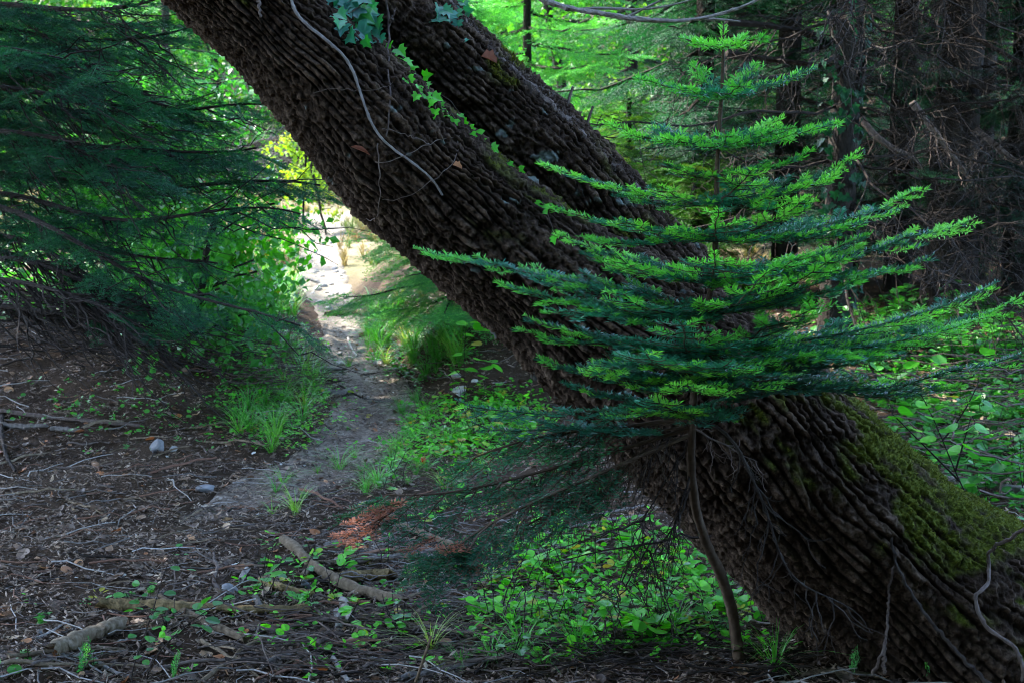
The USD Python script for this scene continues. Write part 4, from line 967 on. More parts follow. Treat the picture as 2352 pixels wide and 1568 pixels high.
for k, (u, v, H, rad, lb) in enumerate([(2330, 668, 8, 1.7, 'dark fir at the right edge behind the thick trunk'), (2060, 668, 9, 1.6, 'dark fir in the gap between the two bare trunks'), (1800, 672, 9, 1.5, 'dark fir standing behind the top of the young fir'), (2500, 690, 8, 1.7, 'dark fir whose boughs enter at the right edge'), (1940, 645, 10, 1.8, 'farthest dark fir behind the ivy trunk'), (2240, 640, 10, 1.8, 'tall dark fir farthest back at right')]):
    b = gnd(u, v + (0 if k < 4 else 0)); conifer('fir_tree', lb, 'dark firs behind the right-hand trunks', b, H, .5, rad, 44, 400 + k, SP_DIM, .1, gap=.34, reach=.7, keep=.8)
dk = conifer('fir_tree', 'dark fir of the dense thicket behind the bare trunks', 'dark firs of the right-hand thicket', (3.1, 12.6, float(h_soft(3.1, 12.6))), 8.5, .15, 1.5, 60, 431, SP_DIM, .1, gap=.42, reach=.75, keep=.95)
for k, (x, y) in enumerate([(4.3, 12.0), (5.6, 13.2), (2.2, 14.6), (3.7, 15.0), (5.2, 16.2), (6.8, 15.4), (2.9, 17.4), (4.6, 18.4), (6.5, 18.6), (8.4, 17.6), (1.7, 18.9)]):
    s_ = rngb.uniform(.9, 1.15)
    dup(dk, (x, y, float(h_soft(x, y))), (0, 0, rngb.uniform(0, 360)), (s_, s_, s_), f"dark thicket fir, {['front row', 'middle row', 'back row'][min(2, k // 4)]}, {['behind the young fir', 'between the bare trunks', 'behind the thick trunk', 'at the right edge'][int(np.clip((x / y - .08) / .1, 0, 3))]}", 'dark firs of the right-hand thicket')
# the foliage in the middle, lit from the clearing
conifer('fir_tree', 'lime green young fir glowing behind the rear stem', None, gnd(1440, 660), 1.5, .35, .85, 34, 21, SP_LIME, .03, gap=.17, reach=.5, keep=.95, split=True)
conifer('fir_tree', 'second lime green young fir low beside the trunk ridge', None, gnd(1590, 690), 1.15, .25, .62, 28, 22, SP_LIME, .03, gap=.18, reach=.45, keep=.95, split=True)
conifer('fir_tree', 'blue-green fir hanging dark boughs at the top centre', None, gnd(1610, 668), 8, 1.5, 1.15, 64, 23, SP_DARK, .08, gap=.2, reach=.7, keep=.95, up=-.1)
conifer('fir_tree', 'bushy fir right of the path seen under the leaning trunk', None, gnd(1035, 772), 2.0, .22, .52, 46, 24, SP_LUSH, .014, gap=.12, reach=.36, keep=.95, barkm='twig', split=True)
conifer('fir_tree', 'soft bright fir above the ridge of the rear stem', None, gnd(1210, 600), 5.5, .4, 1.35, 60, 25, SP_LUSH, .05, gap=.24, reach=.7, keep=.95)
broadleaf('bright broadleaf tree farther behind the rear stem', None, gnd(1300, 520), 6.5, 1.5, 26, 'leaf_wood', 70, leaf=.08, trunk_r=.08, nleaf=70, cb=.1, crad=.5)
# left of the path and round the clearing
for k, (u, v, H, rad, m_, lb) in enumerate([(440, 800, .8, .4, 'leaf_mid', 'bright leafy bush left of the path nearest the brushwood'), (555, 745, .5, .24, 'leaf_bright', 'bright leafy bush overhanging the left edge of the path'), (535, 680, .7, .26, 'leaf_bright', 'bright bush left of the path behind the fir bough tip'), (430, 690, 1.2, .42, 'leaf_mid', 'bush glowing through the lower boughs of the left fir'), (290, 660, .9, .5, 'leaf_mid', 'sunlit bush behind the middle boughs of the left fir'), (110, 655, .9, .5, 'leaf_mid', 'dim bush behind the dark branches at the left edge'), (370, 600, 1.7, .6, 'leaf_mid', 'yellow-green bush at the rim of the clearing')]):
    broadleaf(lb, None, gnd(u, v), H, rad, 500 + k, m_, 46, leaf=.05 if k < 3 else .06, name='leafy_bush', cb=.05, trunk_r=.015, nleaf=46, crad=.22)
broadleaf('slim yellow-green sapling at the end of the path', None, np.array([-2.62, 16.2, float(h_soft(-2.62, 16.2))]), 1.75, .38, 510, 'leaf_yellow', 46, leaf=.055, name='sapling', cb=.12, trunk_r=.012, nleaf=26, crad=.14)
broadleaf('low yellow-green sapling right of the slim one at the path end', None, np.array([-2.25, 16.0, float(h_soft(-2.25, 16.0))]), 1.0, .38, 511, 'leaf_yellow', 26, leaf=.055, name='sapling', cb=.2, trunk_r=.01, nleaf=26, crad=.14)
mb = MB(); rng = RNG(52); b = pix(530, 345, 17)
for pts in [[(530, 360), (580, 345), (640, 352)], [(535, 350), (590, 330), (640, 318)], [(540, 365), (600, 372), (648, 375)], [(530, 380), (560, 310), (575, 270)]]:
    Q = [pix(u, v, 17) for u, v in pts]; dead_bough(Q[0], Q[-1], rng, .022, 16, .55, -.02, .0, 4, .06, mb)
Q = spline([gnd(520, 500) * [1, 1, 1] , b], 6); mb.add(tube(np.linspace(np.array([b[0] - .1, b[1], float(h_soft(b[0], b[1])) - .1]), b, 8), .04, 7))
obj('dead_tree', mb.get(), 'twig_grey', label='grey leafless dead branches left of the yellow sapling', category='dead tree')
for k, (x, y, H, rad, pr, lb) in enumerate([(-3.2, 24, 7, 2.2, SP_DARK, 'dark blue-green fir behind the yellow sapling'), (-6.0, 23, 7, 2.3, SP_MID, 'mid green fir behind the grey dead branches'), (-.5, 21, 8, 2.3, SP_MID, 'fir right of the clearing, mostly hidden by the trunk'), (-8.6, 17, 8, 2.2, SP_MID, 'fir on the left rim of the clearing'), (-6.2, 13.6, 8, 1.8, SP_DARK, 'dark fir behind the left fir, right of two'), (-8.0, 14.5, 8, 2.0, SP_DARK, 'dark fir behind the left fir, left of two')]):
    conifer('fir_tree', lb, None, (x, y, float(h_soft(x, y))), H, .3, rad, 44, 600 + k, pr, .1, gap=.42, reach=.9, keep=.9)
protos_bl = [broadleaf(['broadleaf tree behind the grey dead branches', 'broadleaf tree at the left rim behind the clearing', 'broadleaf tree straight behind the end of the path'][k], 'trees of the wood beyond the clearing', (x, y, float(h_soft(x, y))), H, rad, 700 + k, 'leaf_wood', 110, leaf=.15, trunk_r=.12, nleaf=60, cb=.05, crad=.75) for k, (x, y, H, rad) in enumerate([(-6.5, 29, 7, 2.8), (-11, 27, 8, 3.0), (-1, 30, 7.5, 2.8)])]
rng = RNG(71)
for row, (y0, n_, x0, x1) in enumerate([(33, 10, -17, 17), (39, 11, -21, 21), (46, 11, -25, 25)]):
    for k in range(n_):
        x = x0 + (x1 - x0) * (k + rng.uniform(.2, .8)) / n_; y = y0 + rng.uniform(-1.5, 1.5); s = rng.uniform(.95, 1.35)
        dup(protos_bl[rng.integers(0, 3)], (x, y, float(h_soft(x, y)) - .2), (0, 0, rng.uniform(0, 360)), (s, s, s), f"broadleaf tree in the {['first', 'second', 'last'][row]} row of the far wood, {['seen through the left fir', 'behind the clearing', 'behind the leaning tree', 'behind the dark right-hand trunks'][min(3, k * 4 // n_)]}", 'trees of the wood beyond the clearing')

# ------------------------------------------------------------------ grass
def tuft_mesh(seed, n, H, spread, w):
    rng = RNG(seed); mb = MB()
    for _ in range(n):
        a = rng.uniform(0, 6.28); b = np.array([math.cos(a), math.sin(a), 0]); h = H * rng.uniform(.5, 1.1); q = b * rng.uniform(0, .03); out = spread * rng.uniform(.3, 1.2)
        t = np.linspace(0, 1, 5)[:, None]; P = q + UP * h * (t - .38 * t ** 3 * out / spread) + b * out * t ** 2.0
        s = nrm(np.cross(b, UP)) * w * rng.uniform(.6, 1.1) * np.array([.8, 1, .9, .6, .05])[:, None]
        v = np.empty((10, 3)); v[0::2] = P - s; v[1::2] = P + s; k = np.arange(4)[:, None] * 2
        mb.add((v, np.vstack([k + [0, 1, 3], k + [0, 3, 2]])))
    return mb.get()


def zoned(label, spots, across, along):
    """A label for each spot: its thing, which row it stands in and what it stands nearest to."""
    a = np.array(spots); q = lambda c, n: np.minimum((np.argsort(np.argsort(c)) * n) // len(c), n - 1)
    return [label.format(along[j], across[i]) for i, j in zip(q(a[:, 0], len(across)), q(a[:, 1], len(along)))]


def grass_tufts(label, group, spots, seed, matname='grass', size=1.0, across=('left',), along=('back',)):
    rng = RNG(seed); srcs = []; labels = zoned(label, spots, across, along)
    for k, (u, v) in enumerate(spots):
        label = labels[k]; p = gnd(u, v, -.01); s = size * rng.uniform(.4, 1.25)
        if k < 4:
            t = thing('grass_tuft', label, 'grass tuft', p, (0, 0, rng.uniform(0, 360)), (s, s, s), group); obj('blades', tuft_mesh(seed * 10 + k, 30, .27, .30, .0026), matname, t); srcs.append(t)
        else:
            dup(srcs[k % len(srcs)], p, (0, 0, rng.uniform(0, 360)), (s, s, s), label, group)


def jit(spots, n, r, seed):
    rng = RNG(seed); s = np.array(spots, float)
    return list(map(tuple, s)) + [tuple(s[rng.integers(0, len(s))] + rng.normal(0, r, 2)) for _ in range(n)]


grass_tufts('arching grass tuft {} the right path bank, {}', 'grass tufts on the bank right of the path', jit([(870, 800), (900, 765), (930, 790), (960, 770), (990, 805), (1020, 795), (1040, 820), (885, 835), (950, 835), (1000, 845), (860, 770), (910, 720), (1060, 780)], 34, 24, 1), 31, size=1.0, across=['nearest the path', 'below the bushy fir', 'nearest the leaning trunk'], along=['on top of', 'on the face of', 'at the foot of'])
grass_tufts('grass tuft left of the path {} the barkless log, {}', 'grass tufts left of the path', jit([(560, 890), (610, 885), (655, 905), (690, 880), (720, 900), (640, 950), (700, 940), (740, 870), (600, 925), (600, 800), (650, 830), (700, 780), (560, 970), (670, 985), (620, 1000)], 34, 34, 2), 32, size=.75, across=['among the brushwood', 'midway', 'bordering the path'], along=['well above', 'level with', 'below'])
grass_tufts('small grass tuft {}, {}', 'small grass tufts right of the path', jit([(950, 1010), (930, 1050), (980, 1080), (900, 1090), (730, 1090), (700, 1140), (1010, 1100), (1060, 1060), (960, 930), (1010, 960), (900, 1040), (780, 1080), (680, 1180), (850, 1110), (1100, 1000), (940, 980), (1150, 980), (1050, 990)], 44, 32, 3), 33, size=.5, across=['at the near end of the path', 'along the right path edge', 'among the seedlings', 'close to the drooping boughs'], along=['farther up', 'half way', 'nearest the viewer'])
grass_tufts('long-bladed grass tuft {}, {}', 'grass tufts at the bottom edge', [(1020, 1545), (1060, 1530), (1130, 1520), (1200, 1500), (1250, 1530), (1330, 1500), (990, 1500), (1780, 1540), (2110, 1500), (1170, 1420), (1440, 1480), (1550, 1450)], 34, size=.62, across=['above the long grey bottom branch', 'in the green carpet', 'beside the trunk foot'], along=['higher', 'lower'])
grass_tufts('sunlit grass tuft by the pale stretch of path, {}, {}', 'grass tufts on the sunlit rim', jit([(620, 640), (640, 600), (640, 560), (660, 690), (665, 650), (675, 730), (600, 620), (690, 770), (855, 700), (870, 740), (650, 720), (630, 680)], 26, 12, 4), 35, size=1.0, across=['far left of it', 'on its left rim', 'on its right rim'], along=['farther', 'nearer'])
rng = RNG(88); n_ = 3400
gx, gy = rng.uniform(-9, 2.5, n_), 11.5 + 12.5 * rng.random(n_) ** .8; rel_, _, _ = path_mask(gx, gy); ok = rel_ > rng.uniform(.45, 1.2, n_)
gx, gy = gx[ok], gy[ok]; n_ = len(gx); a = rng.uniform(0, 6.28, n_)
g = scatter('dry_grass', '/World', [[('blades', tuft_mesh(900 + k, 26, .2, .14, .0042), 'grass_dry')] for k in range(4)], np.stack([gx, gy, h_at(gx, gy) - .01], 1), np.stack([np.cos(a), np.sin(a), 0 * a], 1), np.tile(UP, (n_, 1)), rng.uniform(.5, 1.3, n_), rng.integers(0, 4, n_), label='straw-coloured and green grass covering the sunlit clearing', category='grass')

# ------------------------------------------------------------------ leafy plants
def plant_px(name, label, cat, stems, leaves, D, kind, matname, seed, r=.0022, group=None, sm='twig_dark'):
    rng = RNG(seed); t = thing(name, label, cat, group=group)
    allp = []
    for k, L_ in enumerate(stems):
        P = spline([pix(u, v, D) if not (k == 0 and i == 0) else gnd(u, v, -.02) for i, (u, v) in enumerate(L_)], 24); allp.append(P)
        obj('stem', tube(P, np.linspace(r, r * .5, 24), 5), sm, t)
    A = np.vstack(allp)
    for u, v, s in leaves:
        c = pix(u, v, D + rng.normal(0, .04)); k = np.argmin(((A - c) ** 2).sum(1)); d = nrm((c - A[k]) * [1, 1, .3] + [rng.normal(0, .01), -.01, 0]); L_ = s * D / F * 1.15
        b_ = c - d * L_ * .5; l = obj('leaf', leaf_at(kind, b_, d, nrm(UP + rng.normal(0, .28, 3)), L_), matname, t)
        obj('stalk', tube([A[k], (A[k] + b_) / 2 + [0, 0, .003], b_], .0007, 3, caps=False), sm, l)
    return t


dS = (gnd(1068, 928) - EYE) @ FWD
plant_px('seedling', 'bright green seedling with round leaves on one straight stem beside the path', 'seedling', [[(1070, 935), (1066, 850), (1072, 740)], [(1069, 900), (1100, 850), (1130, 828)], [(1068, 870), (1040, 845)]],
         [(1060, 744, 26), (1095, 741, 28), (1112, 760, 26), (1078, 771, 24), (1098, 752, 22), (1036, 835, 30), (1058, 846, 32), (1040, 858, 30), (1102, 826, 30), (1128, 830, 30), (1142, 845, 28), (1118, 845, 30), (1085, 850, 26), (1095, 790, 24), (1080, 800, 24), (1050, 815, 22), (1110, 865, 26), (1045, 880, 24)], dS, 'round', 'leaf_bright', 1)
plant_px('seedling', 'tall thin seedling with paired oval leaves at bottom left', 'seedling', [[(320, 1548), (328, 1469), (355, 1389), (384, 1299), (411, 1256)]], [(412, 1252, 16), (405, 1272, 18), (428, 1272, 12), (402, 1304, 24), (440, 1308, 20), (312, 1339, 20), (352, 1338, 22), (390, 1362, 26), (272, 1366, 24), (308, 1382, 26), (318, 1396, 24), (372, 1398, 28), (364, 1408, 26), (295, 1402, 20), (362, 1440, 32), (304, 1460, 22), (344, 1466, 30), (316, 1508, 22), (345, 1490, 20), (335, 1520, 20), (352, 1416, 24)], 3.45, 'oval', 'leaf_mid', 2)
plant_px('seedling', 'seedling leaning right with oval leaves beside the tall thin one', 'seedling', [[(338, 1552), (419, 1443), (507, 1384), (603, 1349)]], [(610, 1330, 34), (585, 1332, 30), (635, 1318, 30), (570, 1346, 26), (474, 1377, 30), (454, 1391, 30), (500, 1384, 28), (462, 1406, 32), (488, 1424, 32), (449, 1436, 24), (474, 1442, 32), (402, 1452, 26), (415, 1448, 22), (556, 1360, 24), (526, 1372, 26)], 3.5, 'oval', 'leaf_mid', 3)
plant_px('seedling', 'dark-stemmed sapling with round green leaves behind the mossy trunk foot', 'sapling', [[(2268, 1300), (2244, 1185), (2205, 1105), (2165, 1010), (2115, 905)], [(2205, 1105), (2130, 1030), (2050, 950)], [(2165, 1010), (2210, 950), (2250, 870)], [(2195, 1080), (2215, 1010), (2230, 960)]], [(2080, 945, 34), (2120, 930, 32), (2055, 960, 34), (2100, 985, 36), (2145, 960, 38), (2180, 985, 40), (2215, 990, 42), (2235, 950, 38), (2250, 905, 34), (2210, 930, 34), (2130, 1010, 38), (2160, 1045, 36), (2100, 1050, 42), (2085, 1076, 38), (2130, 1062, 40), (2190, 1035, 36), (2230, 1030, 38), (2255, 985, 34), (2060, 905, 28), (2150, 900, 30), (2185, 910, 30), (2270, 940, 30)], 4.15, 'round', 'leaf_bright', 4, r=.0035)


def seedling(label, group, loc, seed, H, n, size, kind, matname, name='seedling', scale=1.0):
    rng = RNG(seed); t = thing(name, label, 'seedling', loc, (0, 0, rng.uniform(0, 360)), (scale,) * 3, group=group)
    for s in range(rng.integers(1, 4)):
        a = rng.uniform(0, 6.28); P = crooked((0, 0, -.02), (math.cos(a) * H * .45, math.sin(a) * H * .45, H * rng.uniform(.7, 1)), rng, -.08, .06, 8)
        st = obj('stem', tube(P, np.linspace(.0018, .0009, 8), 4, caps=False), 'twig_dark', t)
        for k in range(n):
            i = rng.uniform(2.5, 7); q = np.array([np.interp(i, np.arange(8), P[:, c]) for c in range(3)]); az = rng.uniform(0, 6.28) if i < 6.5 else a
            d = nrm([math.cos(az), math.sin(az), rng.normal(.05, .25)]); z = size * rng.uniform(.65, 1.15)
            obj('leaf', leaf_at(kind, q + d * .008, d, nrm(UP + rng.normal(0, .25, 3)), z), matname, t)
    return t


def seedlings(label, group, spots, seed, H, n, size, kind, matname, across, along, variants=7):
    rng = RNG(seed); src = []; labels = zoned(label, spots, across, along)
    for k, (u, v) in enumerate(spots):
        p = gnd(u, v); s = rng.uniform(.6, 1.35); label = labels[k]
        if k < variants:
            src.append(seedling(label, group, p, seed * 10 + k, H * (.6, 1.4, .9, 1.1, .8, 1.25, .7)[k], n + k % 3 - 1, size * (1, .7, 1.25, .85, 1.1, .6, .95)[k], (kind, 'oval', kind, 'lobed', 'round', 'lance', 'ivy')[k], (matname, matname, matname, 'leaf_mid', matname, 'leaf_bright', 'leaf_mid')[k], scale=s))
        else:
            dup(src[rng.integers(0, variants)], p, (0, 0, rng.uniform(0, 360)), (s,) * 3, label, group)


def fill(poly, n, seed):
    from shapely.geometry import Polygon, Point
    pg = Polygon(poly); rng = RNG(seed); x0, y0, x1, y1 = pg.bounds; out = []
    while len(out) < n:
        u, v = rng.uniform(x0, x1), rng.uniform(y0, y1)
        if pg.contains(Point(u, v)):
            out.append((u, v))
    return out


seedlings('round-leaved seedling in the {} of the green carpet, {}', 'seedlings carpeting the ground under the trunk', fill([(1130, 1290), (1300, 1200), (1520, 1230), (1660, 1340), (1790, 1450), (1600, 1480), (1350, 1500), (1130, 1450), (1020, 1400)], 84, 1), 41, .14, 4, .036, 'round', 'leaf_bright',
          ['nearest the dead green spray', 'left of the hanging black branchlets', 'behind the hanging black branchlets', 'right beside the young fir stem'], ['back row', 'middle', 'front row'])
seedlings('bright seedling {} the low fir boughs, {}', 'seedlings right of the path', fill([(950, 950), (1060, 900), (1180, 900), (1260, 930), (1200, 1010), (1080, 1060), (960, 1020)], 44, 2), 42, .12, 4, .034, 'round', 'leaf_bright', ['bordering the path', 'near the straight-stemmed seedling', 'close under the leaning trunk'], ['far behind', 'behind', 'just above'])
seedlings('lobed-leaved seedling in the litter {}, {}', 'seedlings under the drooping boughs', fill([(860, 1100), (1050, 1070), (1250, 1130), (1420, 1180), (1250, 1230), (1000, 1230), (850, 1180)], 30, 3), 43, .08, 4, .03, 'lobed', 'leaf_bright', ['by the rust-red fir tips', 'under the drooping bough', 'near the two straight sticks'], ['farther back', 'nearer the front'])
seedlings('oval-leaved seedling among the sticks {}, {}', 'seedlings among the bottom sticks', fill([(560, 1300), (700, 1250), (900, 1300), (1000, 1420), (1250, 1460), (1200, 1560), (860, 1480), (560, 1420)], 26, 4), 44, .09, 3, .036, 'oval', 'leaf_bright', ['left of the forked branch', 'beside the pair of wood chunks', 'by the long grey bottom branch'], ['higher up', 'lower down'])
seedlings('leafy plant on the slope {} behind the mossy trunk foot, {}', 'plants on the slope right of the trunk', fill([(1950, 860), (2352, 800), (2400, 1200), (2250, 1150), (2050, 960)], 54, 5), 45, .22, 6, .05, 'round', 'leaf_mid', ['touching the trunk edge', 'round the dark-stemmed sapling', 'at the right edge'], ['high up', 'half way', 'low down'])
seedlings('tiny dark seedling in the left litter, {}, {}', 'tiny seedlings in the left litter', fill([(20, 1400), (250, 1300), (420, 1400), (500, 1560), (20, 1560)], 12, 6), 46, .05, 3, .028, 'lobed', 'leaf_mid', ['left of the thick rotten log', 'right of the thick rotten log'], ['above it', 'below it'])
seedlings('dim plant under the dark firs, {}, {}', 'plants below the dark firs', fill([(1850, 760), (2352, 700), (2352, 800), (1900, 850)], 24, 7), 47, .25, 6, .06, 'oval', 'leaf_mid', ['below the ivy trunk', 'at the foot of the thick bare trunk', 'at the right edge'], ['farther back', 'nearer'])
seedlings('low plant on the bank below the fir boughs, {}, {}', 'plants on the left bank', fill([(380, 760), (560, 740), (700, 800), (560, 860), (420, 850)], 20, 8), 48, .14, 5, .035, 'round', 'leaf_bright', ['deep under the boughs', 'by the brushwood', 'by the path'], ['on the crest', 'at the foot'])
rng = RNG(62)
for k, (u, v) in enumerate([(192, 1540), (1955, 1550), (2110, 1560), (400, 1560)]):
    br = Branch(); p = gnd(u, v)
    fir_branch(p, p + [.01, 0, .075], rng, br, side=.8, sp=.02, fresh=.2, r0=.0014, dens=420, L=.014, bare=.2, sub=False)
    t = thing('fir_seedling', ['tiny fir seedling at the bottom left corner', 'tiny fir seedling at the foot of the leaning trunk', 'tiny fir seedling nearest the pale crooked branch', 'tiny fir seedling beneath the tall thin seedling'][k], 'seedling')
    obj('stem', br.wood.get(), 'twig', t); obj('needles', br.old.get(), 'needle_mid', t)
    if br.new.n:
        obj('new_needles', br.new.get(), 'needle_new', t)

# low ground cover that nobody could count
def cover(poly, n, seed, size, matname, label, name='ground_cover'):
    rng = RNG(seed); pts = np.array([gnd(u, v) for u, v in fill(poly, min(n, 260), seed)])
    k = rng.integers(0, len(pts), n); p = pts[k] + rng.normal(0, .09, (n, 3)) * [1, 1, 0]; p[:, 2] = h_at(p[:, 0], p[:, 1]) + rng.uniform(.0, .03, n)
    def sprig(s):
        r = RNG(s); mb = MB()
        for j in range(5):
            a = r.uniform(0, 6.28); d = nrm([math.cos(a), math.sin(a), r.uniform(0, .5)]); mb.add(leaf_at(('oval', 'round', 'lobed', 'oval', 'lance')[j], d * r.uniform(.003, .025) + UP * r.uniform(0, .02), d, nrm(UP + r.normal(0, .3, 3)), size * r.uniform(.6, 1.2)))
        return mb.get()
    a = rng.uniform(0, 6.28, n)
    scatter(name, '/World', [[('leaves', sprig(seed * 5 + j), matname)] for j in range(4)], p, np.stack([np.cos(a), np.sin(a), 0 * a], 1), nrm(UP + rng.normal(0, .2, (n, 3))), rng.uniform(.6, 1.2, n), rng.integers(0, 4, n), label=label, category='ground cover')


cover([(1100, 1310), (1300, 1200), (1520, 1230), (1660, 1340), (1800, 1470), (1600, 1500), (1350, 1500), (1100, 1450)], 620, 1, .026, 'leaf_bright', 'low green leaves covering the soil under the leaning trunk')
cover([(950, 960), (1060, 900), (1260, 920), (1200, 1020), (1080, 1080), (930, 1050)], 600, 2, .024, 'leaf_bright', 'low green leaves covering the soil right of the path')
cover([(1930, 840), (2352, 790), (2420, 1230), (2250, 1170), (2050, 980)], 900, 3, .04, 'leaf_mid', 'low leaves covering the slope right of the trunk')
cover([(1850, 700), (2352, 690), (2352, 790), (1930, 840)], 500, 4, .05, 'leaf_mid', 'dim low leaves under the dark firs')
cover([(450, 760), (640, 700), (720, 800), (600, 900), (480, 860)], 500, 5, .025, 'leaf_bright', 'low leaves on the bank left of the path')
cover([(420, 1330), (700, 1240), (1000, 1300), (1100, 1520), (500, 1540)], 80, 9, .024, 'leaf_bright', 'scattered green sprigs among the sticks at the bottom')
cover([(0, 900), (560, 880), (620, 1000), (200, 1040)], 130, 10, .02, 'leaf_mid', 'scattered dark sprigs on the shaded left bank')
cover([(540, 870), (700, 850), (790, 930), (700, 1040), (560, 1010)], 420, 7, .02, 'leaf_bright', 'low leaves and sprouts beside the left edge of the path')
cover([(850, 760), (1050, 740), (1080, 850), (980, 880), (880, 840)], 420, 8, .022, 'leaf_mid', 'low leaves on the bank right of the path')

cover([(-60, 560), (300, 540), (480, 600), (430, 700), (200, 740), (-60, 720)], 900, 6, .045, 'leaf_mid', 'low leaves on the bank behind the boughs of the left fir')

# ------------------------------------------------------------------ litter on the forest floor
def litter_protos(kind, seed):
    out = []
    for k in range(6):
        rng = RNG(seed + k); mb = MB()
        if kind == 'leaf':
            v, f = LEAF[['oval', 'lance', 'lance', 'round', 'lobed', 'lance'][k]]; v = v.copy() - [0, .5, 0]; L = rng.uniform(.03, .05)
            v[:, 2] = (.5 * v[:, 0] ** 2 + rng.uniform(.1, .7) * v[:, 1] ** 2 + rng.normal(0, .04, len(v))); mb.add((v * L + [0, 0, .003], f))
        elif kind == 'chip':
            for j in range(7):
                a = rng.uniform(0, 3.14); d = np.array([math.cos(a), math.sin(a), rng.normal(0, .18)]); s = np.array([-d[1], d[0], rng.normal(0, .4)]); l = rng.uniform(.005, .022); w_ = rng.uniform(.0012, .0055); c = np.r_[rng.normal(0, .03, 2), rng.uniform(.001, .007)]
                mb.add((np.array([c - d * l, c + s * w_, c + d * l, c - s * w_, c + [0, 0, w_]]), [[0, 3, 4], [3, 2, 4], [2, 1, 4], [1, 0, 4]]))
        else:
            l = rng.uniform(.05, .12); mb.add(tube(crooked((0, -l, .004), (0, l, .006), rng, -.02, .12, 6), np.linspace(.0022, .001, 6), 4))
        out.append([(kind, mb.get(), {'leaf': 'dead_leaf', 'chip': 'chip', 'twig': ('twig', 'twig_grey', 'log', 'wood_pale', 'twig_red', 'twig_grey')[k]}[kind])])
    return out


def litter(name, kind, n, seed, keep_fn, lift, tilt, scale, label):
    rng = RNG(seed); y = 3.2 + 6.4 * rng.random(n) ** 1.35; x = rng.uniform(-.45, .45, n) * (y + .4)
    rel_, _, _ = path_mask(x, y); ok = rng.random(n) < keep_fn(x, y, rel_); x, y = x[ok], y[ok]; n = len(x); a = rng.uniform(0, 6.28, n)
    # twigs and needles lie mostly across the slope
    a = np.where(rng.random(n) < .5, rng.normal(.25, .5, n), a)
    Zn = nrm(UP + rng.normal(0, tilt, (n, 3))); Yd = np.stack([np.cos(a), np.sin(a), 0 * a], 1); Yd = nrm(Yd - Zn * (Yd * Zn).sum(1)[:, None])
    scatter(name, '/World', litter_protos(kind, seed), np.stack([x, y, h_at(x, y) + lift + .009 * (rel_[ok] < 1)], 1), Yd, Zn, rng.uniform(*scale, n), rng.integers(0, 6, n), label=label, category=name.replace('_', ' '))


left_w = lambda x, y: 1 - .25 * sst(.3, 1.2, x)
litter('leaf_litter', 'leaf', 8200, 61, lambda x, y, r: np.where(r < .8, .5, .9) * left_w(x, y), .001, .34, (.3, 1.1), 'brown and pale fallen leaves strewn over the forest floor')
litter('wood_chips', 'chip', 26000, 62, lambda x, y, r: np.where(r < .8, .55, 1.0) * left_w(x, y), .0, .22, (.5, 1.2), 'fine grey-brown chips and dead needles on the forest floor')
litter('twig_litter', 'twig', 3000, 63, lambda x, y, r: np.where(r < .85, .4, .8) * left_w(x, y), .002, .12, (.5, 1.5), 'thin broken twigs strewn over the forest floor')
# brushwood heaps: tangles of thin dead twigs
def brushwood(label, poly, n, seed, L, r, hgt, mats):
    rng = RNG(seed); sp = fill(poly, n, seed); mb = MB()
    for u, v in sp:
        p = gnd(u, v, rng.uniform(.004, hgt)); a = rng.normal(.1, .6); l = L * rng.uniform(.4, 1.2); d = np.array([math.cos(a), math.sin(a), rng.normal(0, .10)]) * l / 2
        mb.add(tube(crooked(p - d, p + d, rng, .03, .08, 8), np.linspace(r, r * .45, 8) * rng.uniform(.6, 1.5), 4))
    obj('brushwood', mb.get(), mats, label=label, category='brushwood', kind='stuff')


brushwood('tangle of thin dead twigs heaped left of the path', [(430, 800), (560, 790), (690, 850), (760, 890), (640, 920), (480, 880)], 170, 1, .42, .0035, .10, 'twig')
brushwood('dark twigs piled beneath the boughs of the left fir', [(0, 700), (250, 720), (520, 780), (480, 860), (200, 830), (0, 820)], 190, 2, .6, .004, .16, 'twig_dark')
brushwood('grey twigs matted over the ground at the bottom centre', [(600, 1420), (900, 1390), (1250, 1420), (1300, 1540), (950, 1560), (600, 1560)], 190, 3, .34, .0026, .05, 'twig')
brushwood('pale dry twigs matted below the drooping boughs', [(760, 1180), (1000, 1200), (1350, 1260), (1300, 1420), (1000, 1420), (760, 1330)], 170, 4, .26, .0022, .05, 'twig_grey')
brushwood('dead twigs and bramble stems behind the mossy trunk foot', [(2000, 900), (2352, 830), (2420, 1250), (2200, 1130)], 90, 5, .6, .004, .25, 'twig')
brushwood('dark twigs in the corner below the leaning trunk', [(1300, 1480), (1700, 1450), (1900, 1560), (1300, 1566)], 110, 6, .3, .0026, .05, 'twig_dark')

